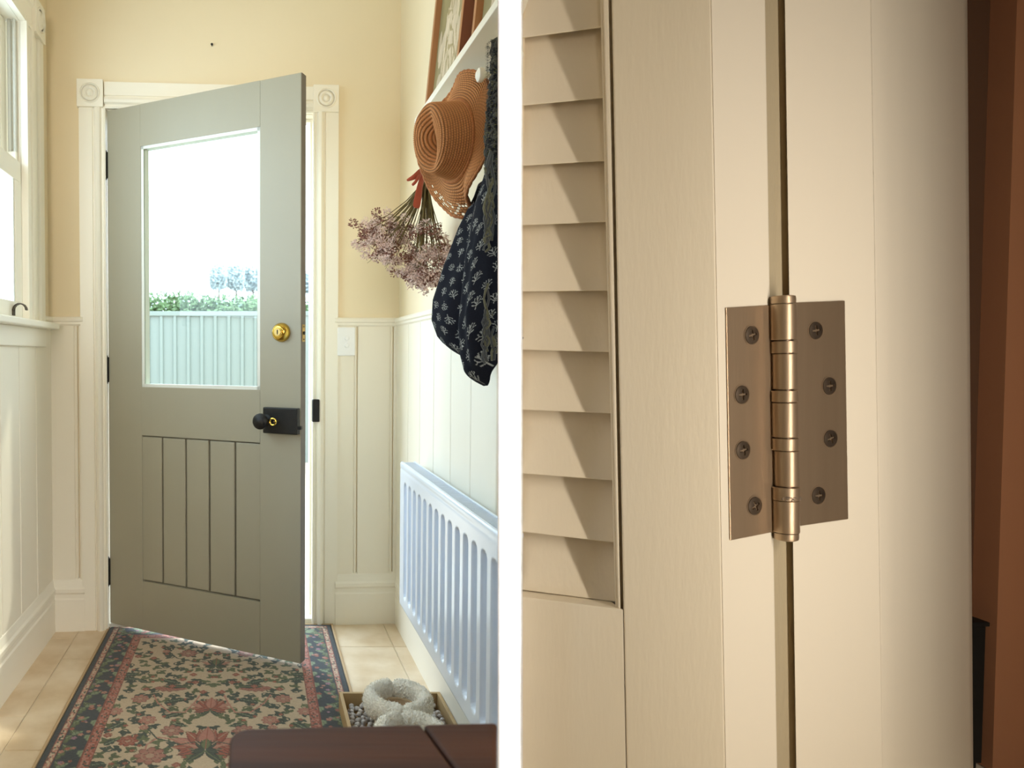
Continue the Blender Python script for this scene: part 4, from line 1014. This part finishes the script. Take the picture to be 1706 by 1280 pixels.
for k in range(30):                                   # worn, illegible stamp on the lowest ring
    th_ = -PI/2+rs2.uniform(-.95, .95); c0 = ax0+AX*((ca(1018+rs2.uniform(-9, 9))-492)/407); r = 21.8*1.405/F*.94
    p_ = c0+Vector((math.cos(th_)*r, math.sin(th_)*r, 0)); s_ = rs2.uniform(.0008, .002); sm.box(p_.x-s_, p_.x+s_, p_.y-.0006, p_.y+.0005, p_.z-.0009, p_.z+.0009)
sm.build('worn_stamp', M_screw, er)
# screws
def screw_mesh():
    n = 40; R = .0102; mb = MB(); P = []
    rad_ = [0, .08, .16, .22, .28, .34, .42, .50, .58, .66, .74, .82, .90, .97, 1.0, 1.06]
    n2 = 96; V_ = []
    for q in rad_:
        rowv = []
        for k in range(n2):
            t = 2*PI*k/n2; x, y = R*q*math.cos(t), R*q*math.sin(t)
            cx_, cy_ = abs(x), abs(y); w_ = .0011; L = .0056
            inside = (cx_ < w_ and cy_ < L) or (cy_ < w_ and cx_ < L) or math.hypot(cx_, cy_) < .0020
            z = .0016*(1-(q*.8)**2)+.0004
            if q >= 1.0: z = -.0015 if q > 1.03 else .0002
            if inside: z -= .0042
            rowv.append((x, y, z))
        V_.append(rowv)
    mb.grid(V_, closed_v=True); return mb
ring = MB().lathe([(.0108, -.001), (.0120, .0007), (.0108, .0007), (.0104, -.001)], (0, 0, 0), (0, 0, 1), 48)
sp_ = [(205, 252, 1), (158, 534, 1), (163, 797, 1), (219, 1061, 1), (507, 230, 0), (572, 493, 0), (577, 742, 0), (520, 1012, 0)]
first = None
for i, (cx, cy, lf_) in enumerate(sp_):
    px, py = 1180+cx*.35156, 470+cy*.35156; c0 = fq(px, py, -.0030)
    dx = (fq(px+5, py, -.0036)-fq(px-5, py, -.0036)); dx.z = 0; dx.normalize(); upv = AXN*-1
    nz_ = dx.cross(upv).normalized()
    if nz_.y > 0: nz_ = -nz_
    upv = nz_.cross(dx).normalized()
    M = Matrix.Translation(c0) @ Matrix((dx, upv, nz_)).transposed().to_4x4() @ Matrix.Rotation([.3, .1, .2, .5, .15, .1, .3, .05][i], 4, 'Z') @ Matrix.Scale(1.72, 4)
    if first is None:
        o = screw_mesh().build('screw', M_screw, hi_, smooth=True); r_ = ring.build('screw_rim', M_bronze, o, smooth=True); first = (o, r_)
    else:
        o = first[0].copy(); COL.objects.link(o); r_ = first[1].copy(); COL.objects.link(r_); r_.parent = o
    o.matrix_local = M
